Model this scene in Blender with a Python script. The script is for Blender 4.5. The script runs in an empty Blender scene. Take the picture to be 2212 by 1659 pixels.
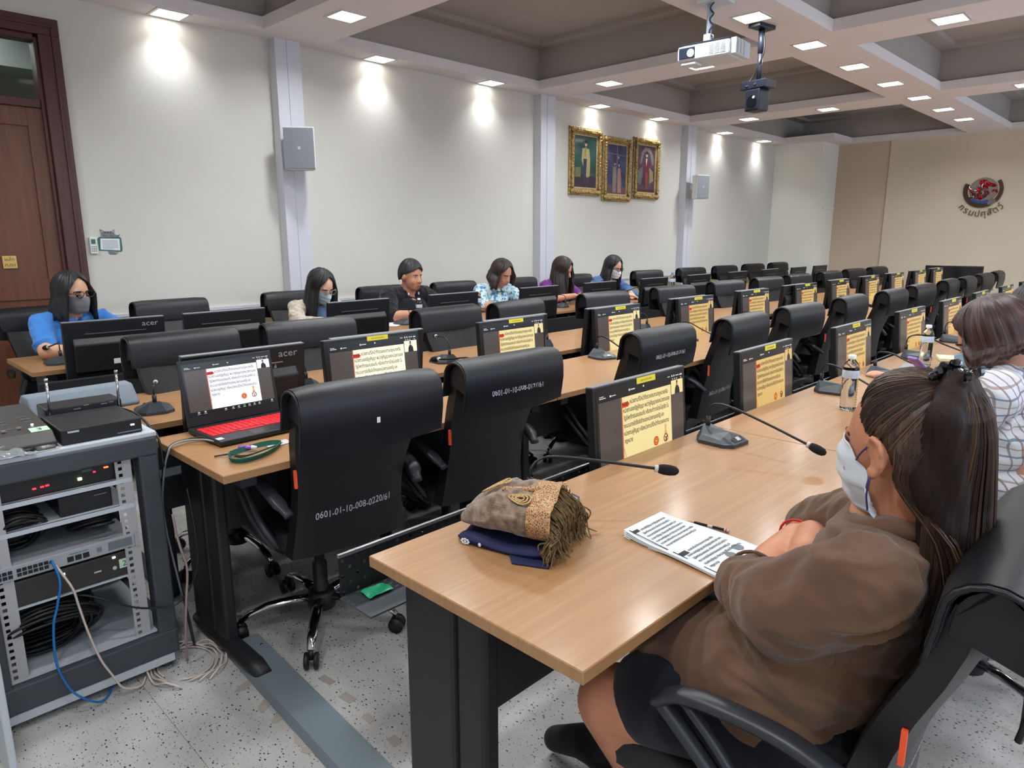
import bpy, bmesh, math, random
import numpy as np
from mathutils import Vector, Matrix, Euler, noise as mnoise
SC = bpy.context.scene
COL = SC.collection
PI = math.pi
rnd = random.Random(7)

# ------------------------------------------------------------------ camera
CAM_H = 1.434
cam_d = bpy.data.cameras.new('camera')
cam_d.sensor_fit = 'HORIZONTAL'; cam_d.sensor_width = 36.0
cam_d.lens = 1502.2 / 2212 * 36.0
cam_d.clip_start = 0.02; cam_d.clip_end = 60
cam = bpy.data.objects.new('camera', cam_d); COL.objects.link(cam)
FW = Vector((-0.68415521, 0.6994611, -0.20660547)); RT = Vector((0.71513984, 0.69897926, -0.00173206)); UP = Vector((-0.14320143, 0.14893681, 0.9784228))
cam.matrix_world = Matrix(((RT.x, UP.x, -FW.x, 0), (RT.y, UP.y, -FW.y, 0), (RT.z, UP.z, -FW.z, CAM_H), (0, 0, 0, 1)))
SC.camera = cam

# ------------------------------------------------------------------ colour management, world
SC.view_settings.view_transform = 'Standard'; SC.view_settings.look = 'None'
SC.view_settings.gamma = 1.0; SC.view_settings.use_curve_mapping = False
SC.view_settings.exposure = 0.38
w = bpy.data.worlds.new('world'); SC.world = w; w.use_nodes = True
w.node_tree.nodes['Background'].inputs[0].default_value = (0.67, 0.80, 1.0, 1)      # even overcast sky, enters through the added right hand windows
w.node_tree.nodes['Background'].inputs[1].default_value = 3.9
SC.cycles.use_denoising = True
SC.cycles.max_bounces = 6; SC.cycles.diffuse_bounces = 4; SC.cycles.glossy_bounces = 3; SC.cycles.transmission_bounces = 6
SC.cycles.sample_clamp_indirect = 6.0
SC.cycles.caustics_reflective = False; SC.cycles.caustics_refractive = False

# ------------------------------------------------------------------ lights: recessed ceiling fixtures (x, y) at the soffit
SOFFIT = 3.0
CEIL_POWER = 11.0
WASH_POWER = 32.0
CEIL_COLOR = (0.93, 0.975, 1.0)
CENTRE_LIGHTS = [(-2.6, 0.95 + 1.055 * k) for k in range(11)]
BEAM_LIGHTS = [(x, y) for y in (0.0, 3.08, 6.24, 9.4) for x in (-4.68, -3.63, -1.58, -0.5)]
WASH_LIGHTS = [(-5.535, y) for y in (-0.2, 2.16, 3.97, 5.36, 7.2, 8.52, 10.36, 11.7)]
RIGHT_LIGHTS = [(1.0, y) for y in (-0.6, 1.6, 3.8, 6.0, 8.2, 10.4)]
def lamp(kind, name, loc, power, size=0.16, color=CEIL_COLOR, spread=PI * 0.86, cone=1.2, blend=0.9):
    d = bpy.data.lights.new(name, kind); d.energy = power; d.color = color
    if kind == 'AREA': d.shape = 'SQUARE'; d.size = size; d.spread = spread
    else: d.spot_size = cone; d.spot_blend = blend; d.shadow_soft_size = size
    o = bpy.data.objects.new(name, d); COL.objects.link(o); o.location = loc
    return o
for (x, y) in CENTRE_LIGHTS + BEAM_LIGHTS + RIGHT_LIGHTS: lamp('AREA', 'ceiling_lamp_light', (x, y, SOFFIT - 0.006), CEIL_POWER)
for (x, y) in WASH_LIGHTS:
    o = lamp('SPOT', 'wash_lamp_light', (x, y, SOFFIT - 0.004), WASH_POWER, size=0.045, cone=math.radians(112), blend=1.0)

FILL_WIN = [(-.9, .9), (1.7, 3.5), (4.3, 6.1), (6.9, 8.7), (9.4, 11.0), (11.5, 13.0)]      # unseen window openings added along the right wall for cool fill
for (a0, a1) in FILL_WIN:  # portals steer sky sampling through the added windows
    d = bpy.data.lights.new('window_portal', 'AREA'); d.shape = 'RECTANGLE'; d.size = 1.6; d.size_y = a1 - a0; d.cycles.is_portal = True
    o = bpy.data.objects.new('window_portal', d); COL.objects.link(o); o.location = (2.09, (a0 + a1) / 2, 1.7); o.rotation_euler = (0, PI / 2, 0)

# ------------------------------------------------------------------ helpers: objects
def tag(o, label=None, cat=None, group=None, kind=None):
    if label: o['label'] = label
    if cat: o['category'] = cat
    if group: o['group'] = group
    if kind: o['kind'] = kind
    return o
def empty(name, loc=(0, 0, 0), rz=0.0, label=None, cat=None, group=None):
    o = bpy.data.objects.new(name, None); COL.objects.link(o)
    o.location = loc; o.rotation_euler = (0, 0, rz); o.empty_display_size = 0.1
    return tag(o, label, cat, group)
def link(name, mesh, parent=None, loc=None, rot=None):
    o = bpy.data.objects.new(name, mesh); COL.objects.link(o)
    if parent: o.parent = parent
    if loc is not None: o.location = loc
    if rot is not None: o.rotation_euler = rot
    return o
def copy_tree(src, parent=None):
    c = src.copy(); COL.objects.link(c)
    if parent is not None: c.parent = parent
    for ch in list(src.children): copy_tree(ch, c)
    return c
ORD = ['first', 'second', 'third', 'fourth', 'fifth', 'sixth', 'seventh', 'eighth', 'ninth', 'tenth', 'eleventh', 'twelfth', 'thirteenth']

# ------------------------------------------------------------------ helpers: materials
def lin(c):
    if isinstance(c, str): c = tuple(int(c[i:i + 2], 16) / 255 for i in (0, 2, 4))
    elif max(c) > 1.0: c = tuple(v / 255 for v in c)
    return tuple((v / 12.92 if v <= 0.04045 else ((v + 0.055) / 1.055) ** 2.4) for v in c[:3]) + (1.0,)
MATS = {}
def M(name, col=(128, 128, 128), rough=0.5, metal=0.0, spec=0.5, var=0.0, vscale=8.0, bump=0.0, bscale=200.0, emit=0.0, ecol=None, coat=0.0,
      trans=0.0, ior=1.45, alpha=1.0, stretch=(1, 1, 1), col2=None, sss=0.0, sheen=0.0):
    if name in MATS: return MATS[name]
    m = bpy.data.materials.new(name); m.use_nodes = True; nt = m.node_tree; b = nt.nodes['Principled BSDF']
    c = lin(col); b.inputs['Base Color'].default_value = c
    b.inputs['Roughness'].default_value = rough; b.inputs['Metallic'].default_value = metal
    b.inputs['Specular IOR Level'].default_value = spec; b.inputs['IOR'].default_value = ior
    b.inputs['Coat Weight'].default_value = coat; b.inputs['Coat Roughness'].default_value = 0.08
    b.inputs['Transmission Weight'].default_value = trans; b.inputs['Alpha'].default_value = alpha
    if sheen: b.inputs['Sheen Weight'].default_value = sheen
    if sss: b.inputs['Subsurface Weight'].default_value = sss; b.inputs['Subsurface Radius'].default_value = (0.02, 0.008, 0.004); b.inputs['Subsurface Scale'].default_value = 0.3
    if emit:
        b.inputs['Emission Color'].default_value = lin(ecol or col); b.inputs['Emission Strength'].default_value = emit
    tex = None
    if var or bump:
        tc = nt.nodes.new('ShaderNodeTexCoord'); mp = nt.nodes.new('ShaderNodeMapping'); mp.inputs['Scale'].default_value = stretch
        nt.links.new(tc.outputs['Object'], mp.inputs['Vector'])
    if var:
        n = nt.nodes.new('ShaderNodeTexNoise'); n.inputs['Scale'].default_value = vscale; n.inputs['Detail'].default_value = 4
        nt.links.new(mp.outputs[0], n.inputs['Vector'])
        r = nt.nodes.new('ShaderNodeValToRGB'); nt.links.new(n.outputs['Fac'], r.inputs[0])
        r.color_ramp.elements[0].position = 0.3; r.color_ramp.elements[1].position = 0.7
        d = lin(col2) if col2 else tuple(v * (1 - var) for v in c[:3]) + (1,)
        r.color_ramp.elements[0].color = d
        r.color_ramp.elements[1].color = c if col2 else tuple(min(1, v * (1 + var * .5)) for v in c[:3]) + (1,)
        nt.links.new(r.outputs[0], b.inputs['Base Color'])
    if bump:
        n2 = nt.nodes.new('ShaderNodeTexNoise'); n2.inputs['Scale'].default_value = bscale; n2.inputs['Detail'].default_value = 3
        nt.links.new(mp.outputs[0], n2.inputs['Vector'])
        bp = nt.nodes.new('ShaderNodeBump'); bp.inputs['Strength'].default_value = bump; bp.inputs['Distance'].default_value = 0.002
        nt.links.new(n2.outputs['Fac'], bp.inputs['Height']); nt.links.new(bp.outputs[0], b.inputs['Normal'])
    MATS[name] = m
    return m

# ------------------------------------------------------------------ helpers: meshes
class MB:
    def __init__(s): s.v = []; s.f = []; s.m = []; s.mi = 0
    def add(s, vs, fs):
        o = len(s.v); s.v += [tuple(v) for v in vs]; s.f += [tuple(i + o for i in f) for f in fs]; s.m += [s.mi] * len(fs); return s
    def box(s, x0, x1, y0, y1, z0, z1, mat=None):
        vs = [(x, y, z) for z in (z0, z1) for y in (y0, y1) for x in (x0, x1)]
        if mat is not None: vs = [mat @ Vector(v) for v in vs]
        return s.add(vs, [(0, 2, 3, 1), (4, 5, 7, 6), (0, 1, 5, 4), (2, 6, 7, 3), (0, 4, 6, 2), (1, 3, 7, 5)])
    def prism(s, poly, h0, h1, fn=None):
        # poly: 2D outline, extruded between h0 and h1; fn(x, y, h) -> 3D
        fn = fn or (lambda a, b, h: (a, b, h)); n = len(poly)
        vs = [fn(a, b, h0) for a, b in poly] + [fn(a, b, h1) for a, b in poly]
        fs = [tuple(range(n - 1, -1, -1)), tuple(range(n, 2 * n))] + [(i, (i + 1) % n, n + (i + 1) % n, n + i) for i in range(n)]
        return s.add(vs, fs)
    def rings(s, rings, cap=True, closed=False):
        n = len(rings[0]); o = []
        vs = [p for r in rings for p in r]; k = len(rings); fs = []
        for i in range(k - 1 + (1 if closed else 0)):
            a, b = i * n, ((i + 1) % k) * n
            for j in range(n): fs.append((a + j, a + (j + 1) % n, b + (j + 1) % n, b + j))
        if cap and not closed: fs += [tuple(range(n - 1, -1, -1)), tuple(range((k - 1) * n, k * n))]
        return s.add(vs, fs)
    def tube(s, pts, r, n=8, cap=True, flat=None, up=(0, 0, 1)):
        pts = [Vector(p) for p in pts]; k = len(pts); rs = r if isinstance(r, (list, tuple)) else [r] * k
        u = None; rings = []
        for i in range(k):
            t = (pts[min(i + 1, k - 1)] - pts[max(i - 1, 0)])
            if t.length < 1e-9: t = Vector((0, 0, 1))
            t.normalize()
            if u is None:
                u = Vector(up) - t * t.dot(Vector(up))
                if u.length < 0.05: u = Vector((1, 0, 0)) - t * t.x
            else: u = u - t * t.dot(u)
            u.normalize(); v = t.cross(u)
            fa = flat or 1.0
            rings.append([pts[i] + (u * math.cos(2 * PI * j / n) * fa + v * math.sin(2 * PI * j / n)) * rs[i] for j in range(n)])
        return s.rings(rings, cap)
    def cyl(s, p0, p1, r0, r1=None, n=16): return s.tube([p0, p1], [r0, r0 if r1 is None else r1], n)
    def lathe(s, prof, n=20, c=(0, 0, 0), cap=True):
        return s.rings([[(c[0] + r * math.cos(2 * PI * j / n), c[1] + r * math.sin(2 * PI * j / n), c[2] + z) for j in range(n)] for r, z in prof], cap)
    def ell(s, c, r, rot=None, nu=16, nv=10):
        vs = []; fs = []; R3 = rot.to_matrix() if rot is not None else None
        c = Vector(c)
        for i in range(1, nv):
            a = PI * i / nv
            for j in range(nu):
                b = 2 * PI * j / nu
                p = Vector((r[0] * math.sin(a) * math.cos(b), r[1] * math.sin(a) * math.sin(b), r[2] * math.cos(a)))
                vs.append(c + (R3 @ p if R3 else p))
        for z in (1, -1):
            p = Vector((0, 0, r[2] * z)); vs.append(c + (R3 @ p if R3 else p))
        T, B = len(vs) - 2, len(vs) - 1
        for i in range(nv - 2):
            for j in range(nu):
                fs.append((i * nu + j, (i + 1) * nu + j, (i + 1) * nu + (j + 1) % nu, i * nu + (j + 1) % nu))
        for j in range(nu):
            fs.append((T, j, (j + 1) % nu)); q = (nv - 2) * nu; fs.append((B, q + (j + 1) % nu, q + j))
        return s.add(vs, fs)
    def grid(s, fn, nu, nv, wrap=False):
        vs = [fn(i / (nu - (0 if wrap else 1)), j / (nv - 1)) for j in range(nv) for i in range(nu)]; fs = []
        for j in range(nv - 1):
            for i in range(nu if wrap else nu - 1):
                fs.append((j * nu + i, j * nu + (i + 1) % nu, (j + 1) * nu + (i + 1) % nu, (j + 1) * nu + i))
        return s.add(vs, fs)
    def xf(s, mat):
        s.v = [tuple(mat @ Vector(v)) for v in s.v]; return s
    def mesh(s, name, mats, smooth=False, bevel=0.0, seg=2):
        me = bpy.data.meshes.new(name); me.from_pydata(s.v, [], s.f)
        mats = mats if isinstance(mats, (list, tuple)) else [mats]
        for m in mats: me.materials.append(m)
        if len(mats) > 1: me.polygons.foreach_set('material_index', s.m)
        bm = bmesh.new(); bm.from_mesh(me)
        if bevel:
            es = [e for e in bm.edges if len(e.link_faces) == 2 and e.calc_face_angle(0) > 0.6]
            bmesh.ops.bevel(bm, geom=es, offset=bevel, segments=seg, affect='EDGES', profile=0.5, clamp_overlap=True)
        bmesh.ops.recalc_face_normals(bm, faces=bm.faces)
        bm.to_mesh(me); bm.free()
        if smooth: me.shade_smooth() if smooth is True else me.shade_auto_smooth(angle=smooth) if hasattr(me, 'shade_auto_smooth') else me.shade_smooth()
        return me
    def build(s, name, mats, parent=None, smooth=False, bevel=0.0, seg=2, loc=None, rot=None):
        return link(name, s.mesh(name, mats, smooth, bevel, seg), parent, loc, rot)
def sharp(me, ang=0.7):
    # smooth shading with edges sharper than ang kept hard
    me.shade_smooth()
    bm = bmesh.new(); bm.from_mesh(me)
    for e in bm.edges:
        if len(e.link_faces) == 2 and e.calc_face_angle(0) > ang: e.smooth = False
    bm.to_mesh(me); bm.free(); return me
def bez(pts, n=16):
    # Catmull-Rom through the points
    P = [Vector(p) for p in pts]; P = [2 * P[0] - P[1]] + P + [2 * P[-1] - P[-2]]; out = []
    for i in range(1, len(P) - 2):
        for k in range(n):
            t = k / n; a, b, c, d = P[i - 1], P[i], P[i + 1], P[i + 2]
            out.append(0.5 * ((2 * b) + (c - a) * t + (2 * a - 5 * b + 4 * c - d) * t * t + (3 * b - a - 3 * c + d) * t ** 3))
    out.append(P[-2]); return out
def text_mb(s, size, align='LEFT', xscale=1.0, depth=0.0, bold=0.0):
    # flat lettering outlines as triangles in the XY plane
    cu = bpy.data.curves.new('lettering', 'FONT'); cu.body = s; cu.size = size; cu.align_x = align; cu.resolution_u = 2; cu.space_line = 1.0; cu.extrude = depth; cu.offset = bold
    ob = bpy.data.objects.new('lettering', cu); COL.objects.link(ob)
    dg = bpy.context.evaluated_depsgraph_get(); dg.update()
    me = bpy.data.meshes.new_from_object(ob.evaluated_get(dg), depsgraph=dg)
    b = MB(); b.add([(v.co.x * xscale, v.co.y, v.co.z) for v in me.vertices], [tuple(p.vertices) for p in me.polygons])
    bpy.data.objects.remove(ob); bpy.data.curves.remove(cu); bpy.data.meshes.remove(me)
    return b
def frame_mat(o, ex, ey):
    ex = Vector(ex).normalized(); ey = Vector(ey).normalized(); ez = ex.cross(ey)
    return Matrix(((ex.x, ey.x, ez.x, o[0]), (ex.y, ey.y, ez.y, o[1]), (ex.z, ey.z, ez.z, o[2]), (0, 0, 0, 1)))
# ================================================================== the setting
XW, YF, XR, YB = -5.66, 13.17, 2.0, -1.7
def plaster(name, col, var=0.04):
    return M(name, col, rough=0.85, spec=0.25, var=var, vscale=1.3, bump=0.25, bscale=60)
m_wall = plaster('cream wall paint', (209, 206, 199))
m_far = plaster('beige far wall paint', (216, 202, 180))
m_recess = plaster('tan recess wall paint', (205, 186, 164))
m_wains = plaster('olive beige wainscot paint', (178, 164, 122))
m_white = plaster('white pillar paint', (205, 206, 214))
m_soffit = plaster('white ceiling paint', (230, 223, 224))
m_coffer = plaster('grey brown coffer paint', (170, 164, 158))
def floor_mat():
    m = bpy.data.materials.new('speckled vinyl floor'); m.use_nodes = True; nt = m.node_tree; b = nt.nodes['Principled BSDF']
    tc = nt.nodes.new('ShaderNodeTexCoord')
    def vor(scale, thr_lo, thr_hi, feather=0.02):
        mp = nt.nodes.new('ShaderNodeMapping'); mp.inputs['Scale'].default_value = (1, 1.7, 1); mp.inputs['Rotation'].default_value = (0, 0, scale * 0.37)
        nt.links.new(tc.outputs['Object'], mp.inputs[0])
        v = nt.nodes.new('ShaderNodeTexVoronoi'); v.inputs['Scale'].default_value = scale; nt.links.new(mp.outputs[0], v.inputs['Vector'])
        r = nt.nodes.new('ShaderNodeValToRGB'); r.color_ramp.elements[0].position = thr_lo; r.color_ramp.elements[0].color = (1, 1, 1, 1)
        r.color_ramp.elements[1].position = thr_hi; r.color_ramp.elements[1].color = (0, 0, 0, 1); nt.links.new(v.outputs['Distance'], r.inputs[0])
        sep = nt.nodes.new('ShaderNodeSeparateColor'); nt.links.new(v.outputs['Color'], sep.inputs[0])
        c = nt.nodes.new('ShaderNodeMath'); c.operation = 'GREATER_THAN'; c.inputs[1].default_value = 0.45; nt.links.new(sep.outputs[0], c.inputs[0])
        mu = nt.nodes.new('ShaderNodeMath'); mu.operation = 'MULTIPLY'; nt.links.new(r.outputs[0], mu.inputs[0]); nt.links.new(c.outputs[0], mu.inputs[1])
        return mu.outputs[0]
    n = nt.nodes.new('ShaderNodeTexNoise'); n.inputs['Scale'].default_value = 2.2; n.inputs['Detail'].default_value = 6; nt.links.new(tc.outputs['Object'], n.inputs['Vector'])
    r = nt.nodes.new('ShaderNodeValToRGB'); r.color_ramp.elements[0].color = lin((150, 146, 142)); r.color_ramp.elements[1].color = lin((186, 184, 182))
    r.color_ramp.elements[0].position = 0.32; r.color_ramp.elements[1].position = 0.68; nt.links.new(n.outputs['Fac'], r.inputs[0])
    last = r.outputs[0]
    for sc, lo, hi, col in ((46, 0.17, 0.215, (34, 34, 38)), (84, 0.16, 0.22, (104, 102, 102)), (60, 0.15, 0.19, (66, 62, 62))):
        mx = nt.nodes.new('ShaderNodeMix'); mx.data_type = 'RGBA'; nt.links.new(vor(sc, lo, hi), mx.inputs[0]); nt.links.new(last, mx.inputs[6]); mx.inputs[7].default_value = lin(col)
        last = mx.outputs[2]
    nt.links.new(last, b.inputs['Base Color']); b.inputs['Roughness'].default_value = 0.42; b.inputs['Specular IOR Level'].default_value = 0.4
    return m
m_floor = floor_mat()
st = dict(kind='structure')
fl = MB().box(XW - .1, XR + .1, YB - .1, YF + .1, -0.12, -0.002).build('floor', M('dark floor joint', (104, 100, 96), 0.9)); tag(fl, 'grey speckled vinyl floor of the meeting room', **st)
# vinyl sheets laid with narrow joints
xs = [XW - .05, -3.6, XR + .05]; ys = [YB - .05, 0.60, 2.32, 4.04, 5.88, 7.72, 9.56, 11.4, YF + .05]
for i in range(len(xs) - 1):
    for j in range(len(ys) - 1):
        MB().box(xs[i] + .0007, xs[i + 1] - .0007, ys[j] + .0007, ys[j + 1] - .0007, -0.003, 0.0).build('vinyl_sheet', m_floor, fl)
# left wall
RAILZ = 0.81
wl = MB().box(XW - .12, XW, YB, 0.30, 0, SOFFIT + .6).box(XW - .12, XW, 1.47, YF, RAILZ, SOFFIT + .6).box(XW - .12, XW, 0.30, 1.47, 2.84, SOFFIT + .6).build('wall_left', m_wall)
tag(wl, 'cream painted long left wall', **st)
wn = MB().box(XW - .12, XW, 1.47, YF, 0, RAILZ).build('wainscot', m_wains, wl)
rl = MB()
for (z0, z1, d) in ((0.785, 0.825, .022), (0.825, 0.862, .014), (0.862, 0.885, .026)): rl.box(XW - .01, XW + d, 1.47, YF, z0, z1)
tag(rl.build('trim_1', m_white, smooth=False), 'white moulded chair rail along the left wall', **st)
for k, (y0, y1) in enumerate(((2.965, 3.19), (6.15, 6.40), (9.32, 9.56))):
    p = MB().box(XW - .02, -5.55, y0, y1, 0, SOFFIT + .02)
    p.box(XW - .02, -5.543, y0 + .10, y0 + .108, 0.9, SOFFIT)
    tag(p.build('wall_pillar_%d' % (k + 1), m_white), ('white boxed wall pillar nearest the wooden door', 'white boxed wall pillar left of the portraits', 'white boxed wall pillar right of the portraits')[k], **st)
# far wall: corner column, recess, emblem panel
wf = MB().box(XW - .12, XR + .12, YF, YF + .12, 0, SOFFIT + .6).build('wall_far', m_recess); tag(wf, 'beige far wall of the room', **st)
MB().box(-3.985, XR, YF - .03, YF + .01, 0, SOFFIT + .02).build('emblem_panel', m_far, wf)
c = MB().box(XW - .02, -4.84, 12.45, YF + .02, 0, SOFFIT + .02).build('wall_column', plaster('cream corner column paint', (234, 232, 222))); tag(c, 'cream boxed corner column at the far left', **st)
wr_b = MB().box(XR, XR + .12, YB, YF, 0, .9).box(XR, XR + .12, YB, YF, 2.5, SOFFIT + .6); yy = [YB] + [v for w_ in FILL_WIN for v in w_] + [YF]
for a0, a1 in zip(yy[::2], yy[1::2]): wr_b.box(XR, XR + .12, a0, a1, .9, 2.5)
wr = wr_b.build('wall_right', m_far); tag(wr, 'beige right wall with windows behind the photographer', **st)
m_day = M('thin clear window glass', (235, 242, 245), rough=.05, alpha=.08); m_wfr = M('white window frame', (215, 216, 218), .4)
for k, (a0, a1) in enumerate(FILL_WIN):  # unseen windows added to let in cool daylight fill
    wd = empty('window_%d' % (k + 1), (XR, (a0 + a1) / 2, .9)); tag(wd, 'white framed glazed window in the right wall, %s from the near end' % ORD[k], **st); h_ = (a1 - a0) / 2
    for (p0, p1) in ((-h_ + .04, -.02), (.02, h_ - .04)): MB().box(.05, .058, p0, p1, .04, 1.56).build('pane', m_day, wd)
    f_ = MB()
    for (p0, p1, z0, z1) in ((-h_, h_, 0, .05), (-h_, h_, 1.55, 1.6), (-h_, -h_ + .05, .05, 1.55), (h_ - .05, h_, .05, 1.55), (-.03, .03, .05, 1.55)): f_.box(.02, .08, p0, p1, z0, z1)
    f_.build('window_frame', m_wfr, wd)
wb = MB().box(XW - .12, XR + .12, YB - .12, YB, 0, SOFFIT + .6).build('wall_near', m_wall); tag(wb, 'cream near end wall of the room', **st)
# ceiling: soffit beams round coffers
RIM, CTOP = 3.09, 3.46
cxl, cxr = (-5.41, -2.87), (-2.32, 0.225)
cy = [(-2.9, -0.33), (0.235, 2.803), (3.374, 5.954), (6.507, 9.10), (9.671, 13.02)]
ce = MB()
def soff(x0, x1, y0, y1): ce.box(x0, x1, y0, y1, SOFFIT, RIM)
soff(XW - .1, cxl[0], YB, YF); soff(cxl[1], cxr[0], YB, YF); soff(cxr[1], XR + .1, YB, YF)
for (cx0, cx1) in (cxl, cxr):
    for j in range(len(cy) - 1): soff(cx0, cx1, cy[j][1], cy[j + 1][0])
    soff(cx0, cx1, 13.02, YF)
soff(cxl[0], -4.58, 12.21, 13.02)
ceil = ce.build('ceiling', m_soffit); tag(ceil, 'white coffered ceiling with deep recessed panels', **st)
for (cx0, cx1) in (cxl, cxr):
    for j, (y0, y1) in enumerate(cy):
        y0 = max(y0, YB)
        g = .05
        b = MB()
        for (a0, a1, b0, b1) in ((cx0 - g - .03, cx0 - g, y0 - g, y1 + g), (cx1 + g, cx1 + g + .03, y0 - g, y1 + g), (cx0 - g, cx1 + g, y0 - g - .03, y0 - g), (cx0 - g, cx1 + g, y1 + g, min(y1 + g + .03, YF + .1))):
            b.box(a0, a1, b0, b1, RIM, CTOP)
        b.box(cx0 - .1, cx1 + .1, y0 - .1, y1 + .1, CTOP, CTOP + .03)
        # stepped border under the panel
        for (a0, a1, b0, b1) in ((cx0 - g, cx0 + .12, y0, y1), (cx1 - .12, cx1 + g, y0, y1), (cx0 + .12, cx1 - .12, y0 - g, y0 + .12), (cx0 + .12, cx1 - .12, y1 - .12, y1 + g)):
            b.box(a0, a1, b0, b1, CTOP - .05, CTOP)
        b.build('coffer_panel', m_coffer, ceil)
tag(MB().box(XW - .2, XR + .2, YB - .2, YF + .2, 3.6, 3.7).build('ceiling_slab', plaster('concrete slab', (150, 150, 150))), 'concrete slab above the coffered ceiling', **st)  # unseen slab, added to stop sky light leaking in
# door in the left wall with transom
m_door = M('brown varnished door wood', (104, 62, 42), rough=0.42, var=0.25, vscale=6, stretch=(6, 6, .5), bump=0.1, bscale=90)
m_jamb = M('dark red brown door frame wood', (82, 46, 40), rough=0.4, var=0.2, vscale=7, stretch=(5, 5, .6))
d = empty('door_1', (XW, 0.86, 0)); tag(d, 'brown wooden door with glazed transom and push plate', **st)
for (y0, y1, z0, z1, dd, nm) in ((0.30, 0.43, 0, 2.735, .03, 'door_jamb'), (1.345, 1.47, 0, 2.735, .03, 'door_jamb'), (0.30, 1.47, 2.7352, 2.84, .03, 'door_head'), (.43, .452, 0, 2.72, .0, 'door_stop'), (1.323, 1.345, 0, 2.72, .0, 'door_stop'), (.452, 1.323, 2.70, 2.735, .0, 'door_stop'), (.4525, 1.3225, 2.28, 2.335, -.012, 'transom_bar')):
    MB().box(-.12, dd, y0 - .86, y1 - .86, z0, z1).build(nm, m_jamb, d, bevel=.004)
for (y0, y1) in ((.335, .35), (1.42, 1.435)): MB().box(.0305, .042, y0 - .86, y1 - .86, 0, 2.78).build('door_moulding', m_jamb, d, bevel=.003)
MB().box(.0305, .042, .335 - .86, 1.435 - .86, 2.782, 2.80).build('door_moulding', m_jamb, d, bevel=.003)
lf = MB().box(-.075, -.04, .43 - .86, 1.345 - .86, .01, 2.28)
for (y0, y1, z0, z1) in ((.43, .55, .01, 2.28), (1.235, 1.345, .01, 2.28), (.55, 1.235, 2.16, 2.28), (.55, 1.235, 1.02, 1.16), (.55, 1.235, .01, .22)):
    lf.box(-.05, -.028, y0 - .86, y1 - .86, z0, z1)
lf.build('door_leaf', m_door, d, bevel=.003)
MB().box(-.07, -.064, .43 - .86, 1.345 - .86, 2.335, 2.735).build('transom_pane', M('clear transom glass', (220, 228, 226), rough=.03, trans=1.0, ior=1.1), d)
plate = MB().box(-.03, -.0265, .985 - .86, 1.065 - .86, 1.235, 1.318).build('push_plate', M('brass push plate', (196, 160, 92), rough=.35, metal=.5), d, bevel=.001)
pt = text_mb('ผลัก', .032, 'CENTER').xf(frame_mat((-.026, 1.025 - .86, 1.285), (0, 1, 0), (0, 0, 1)))
pt2 = text_mb('PUSH', .026, 'CENTER').xf(frame_mat((-.026, 1.025 - .86, 1.248), (0, 1, 0), (0, 0, 1))); pt.add(pt2.v, pt2.f)
pt.build('push_lettering', M('dark engraved lettering', (70, 46, 24), .5), plate)
# corridor wall seen through the transom
cw = MB().box(-7.4, -7.3, -1.2, 4.2, 0, 3.6).box(-7.4, -5.8, -1.2, 4.2, 3.3, 3.4).box(-7.3, -6.9, -1.2, 4.2, 2.75, 3.3).box(-7.4, -5.79, -1.3, -1.2, 0, 3.4).box(-7.4, -5.79, 4.2, 4.3, 0, 3.4).box(-7.4, -5.79, -1.3, 4.3, -.1, 0)
tag(cw.build('wall_corridor', plaster('pale corridor paint', (188, 192, 186))), 'pale corridor wall behind the transom', **st)
lamp('AREA', 'corridor_light', (-6.6, .8, 3.2), 14, size=.5)
# lamps in the soffit
m_lampglow = M('lit lamp diffuser', (255, 252, 245), emit=9.0, ecol=(255, 250, 240)); m_lampframe = M('white lamp frame', (205, 203, 200), .4)
def downlight(x, y, label, group):
    t = empty('ceiling_downlight', (x, y, SOFFIT), 0, label, 'ceiling light', group)
    b = MB()
    for (a0, a1, b0, b1) in ((-.12, .12, -.12, -.1), (-.12, .12, .1, .12), (-.12, -.1, -.1, .1), (.1, .12, -.1, .1)): b.box(a0, a1, b0, b1, -.006, .0)
    b.build('lamp_frame', m_lampframe, t)
    MB().box(-.1, .1, -.1, .1, -.003, -.0005).build('lamp_diffuser', m_lampglow, t)
    return t
for k, (x, y) in enumerate(CENTRE_LIGHTS): downlight(x, y, 'square recessed downlight, %s along the centre ceiling beam' % ORD[k], 'downlights in the ceiling beams')
for k, (x, y) in enumerate(BEAM_LIGHTS):
    downlight(x, y, 'square recessed downlight on the %s cross beam, %s from the left wall' % (ORD[k // 4], ORD[k % 4]), 'downlights in the ceiling beams')
for k, (x, y) in enumerate(RIGHT_LIGHTS): downlight(x, y, 'square recessed downlight over the right aisle, %s from the near end' % ORD[k], 'downlights in the ceiling beams')
for k, (x, y) in enumerate(WASH_LIGHTS):
    t = downlight(x, y, 'recessed wall washing downlight by the left wall, %s from the door end' % ORD[k], 'wall washing downlights')
    t.scale = (.9, 1, 1)
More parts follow.
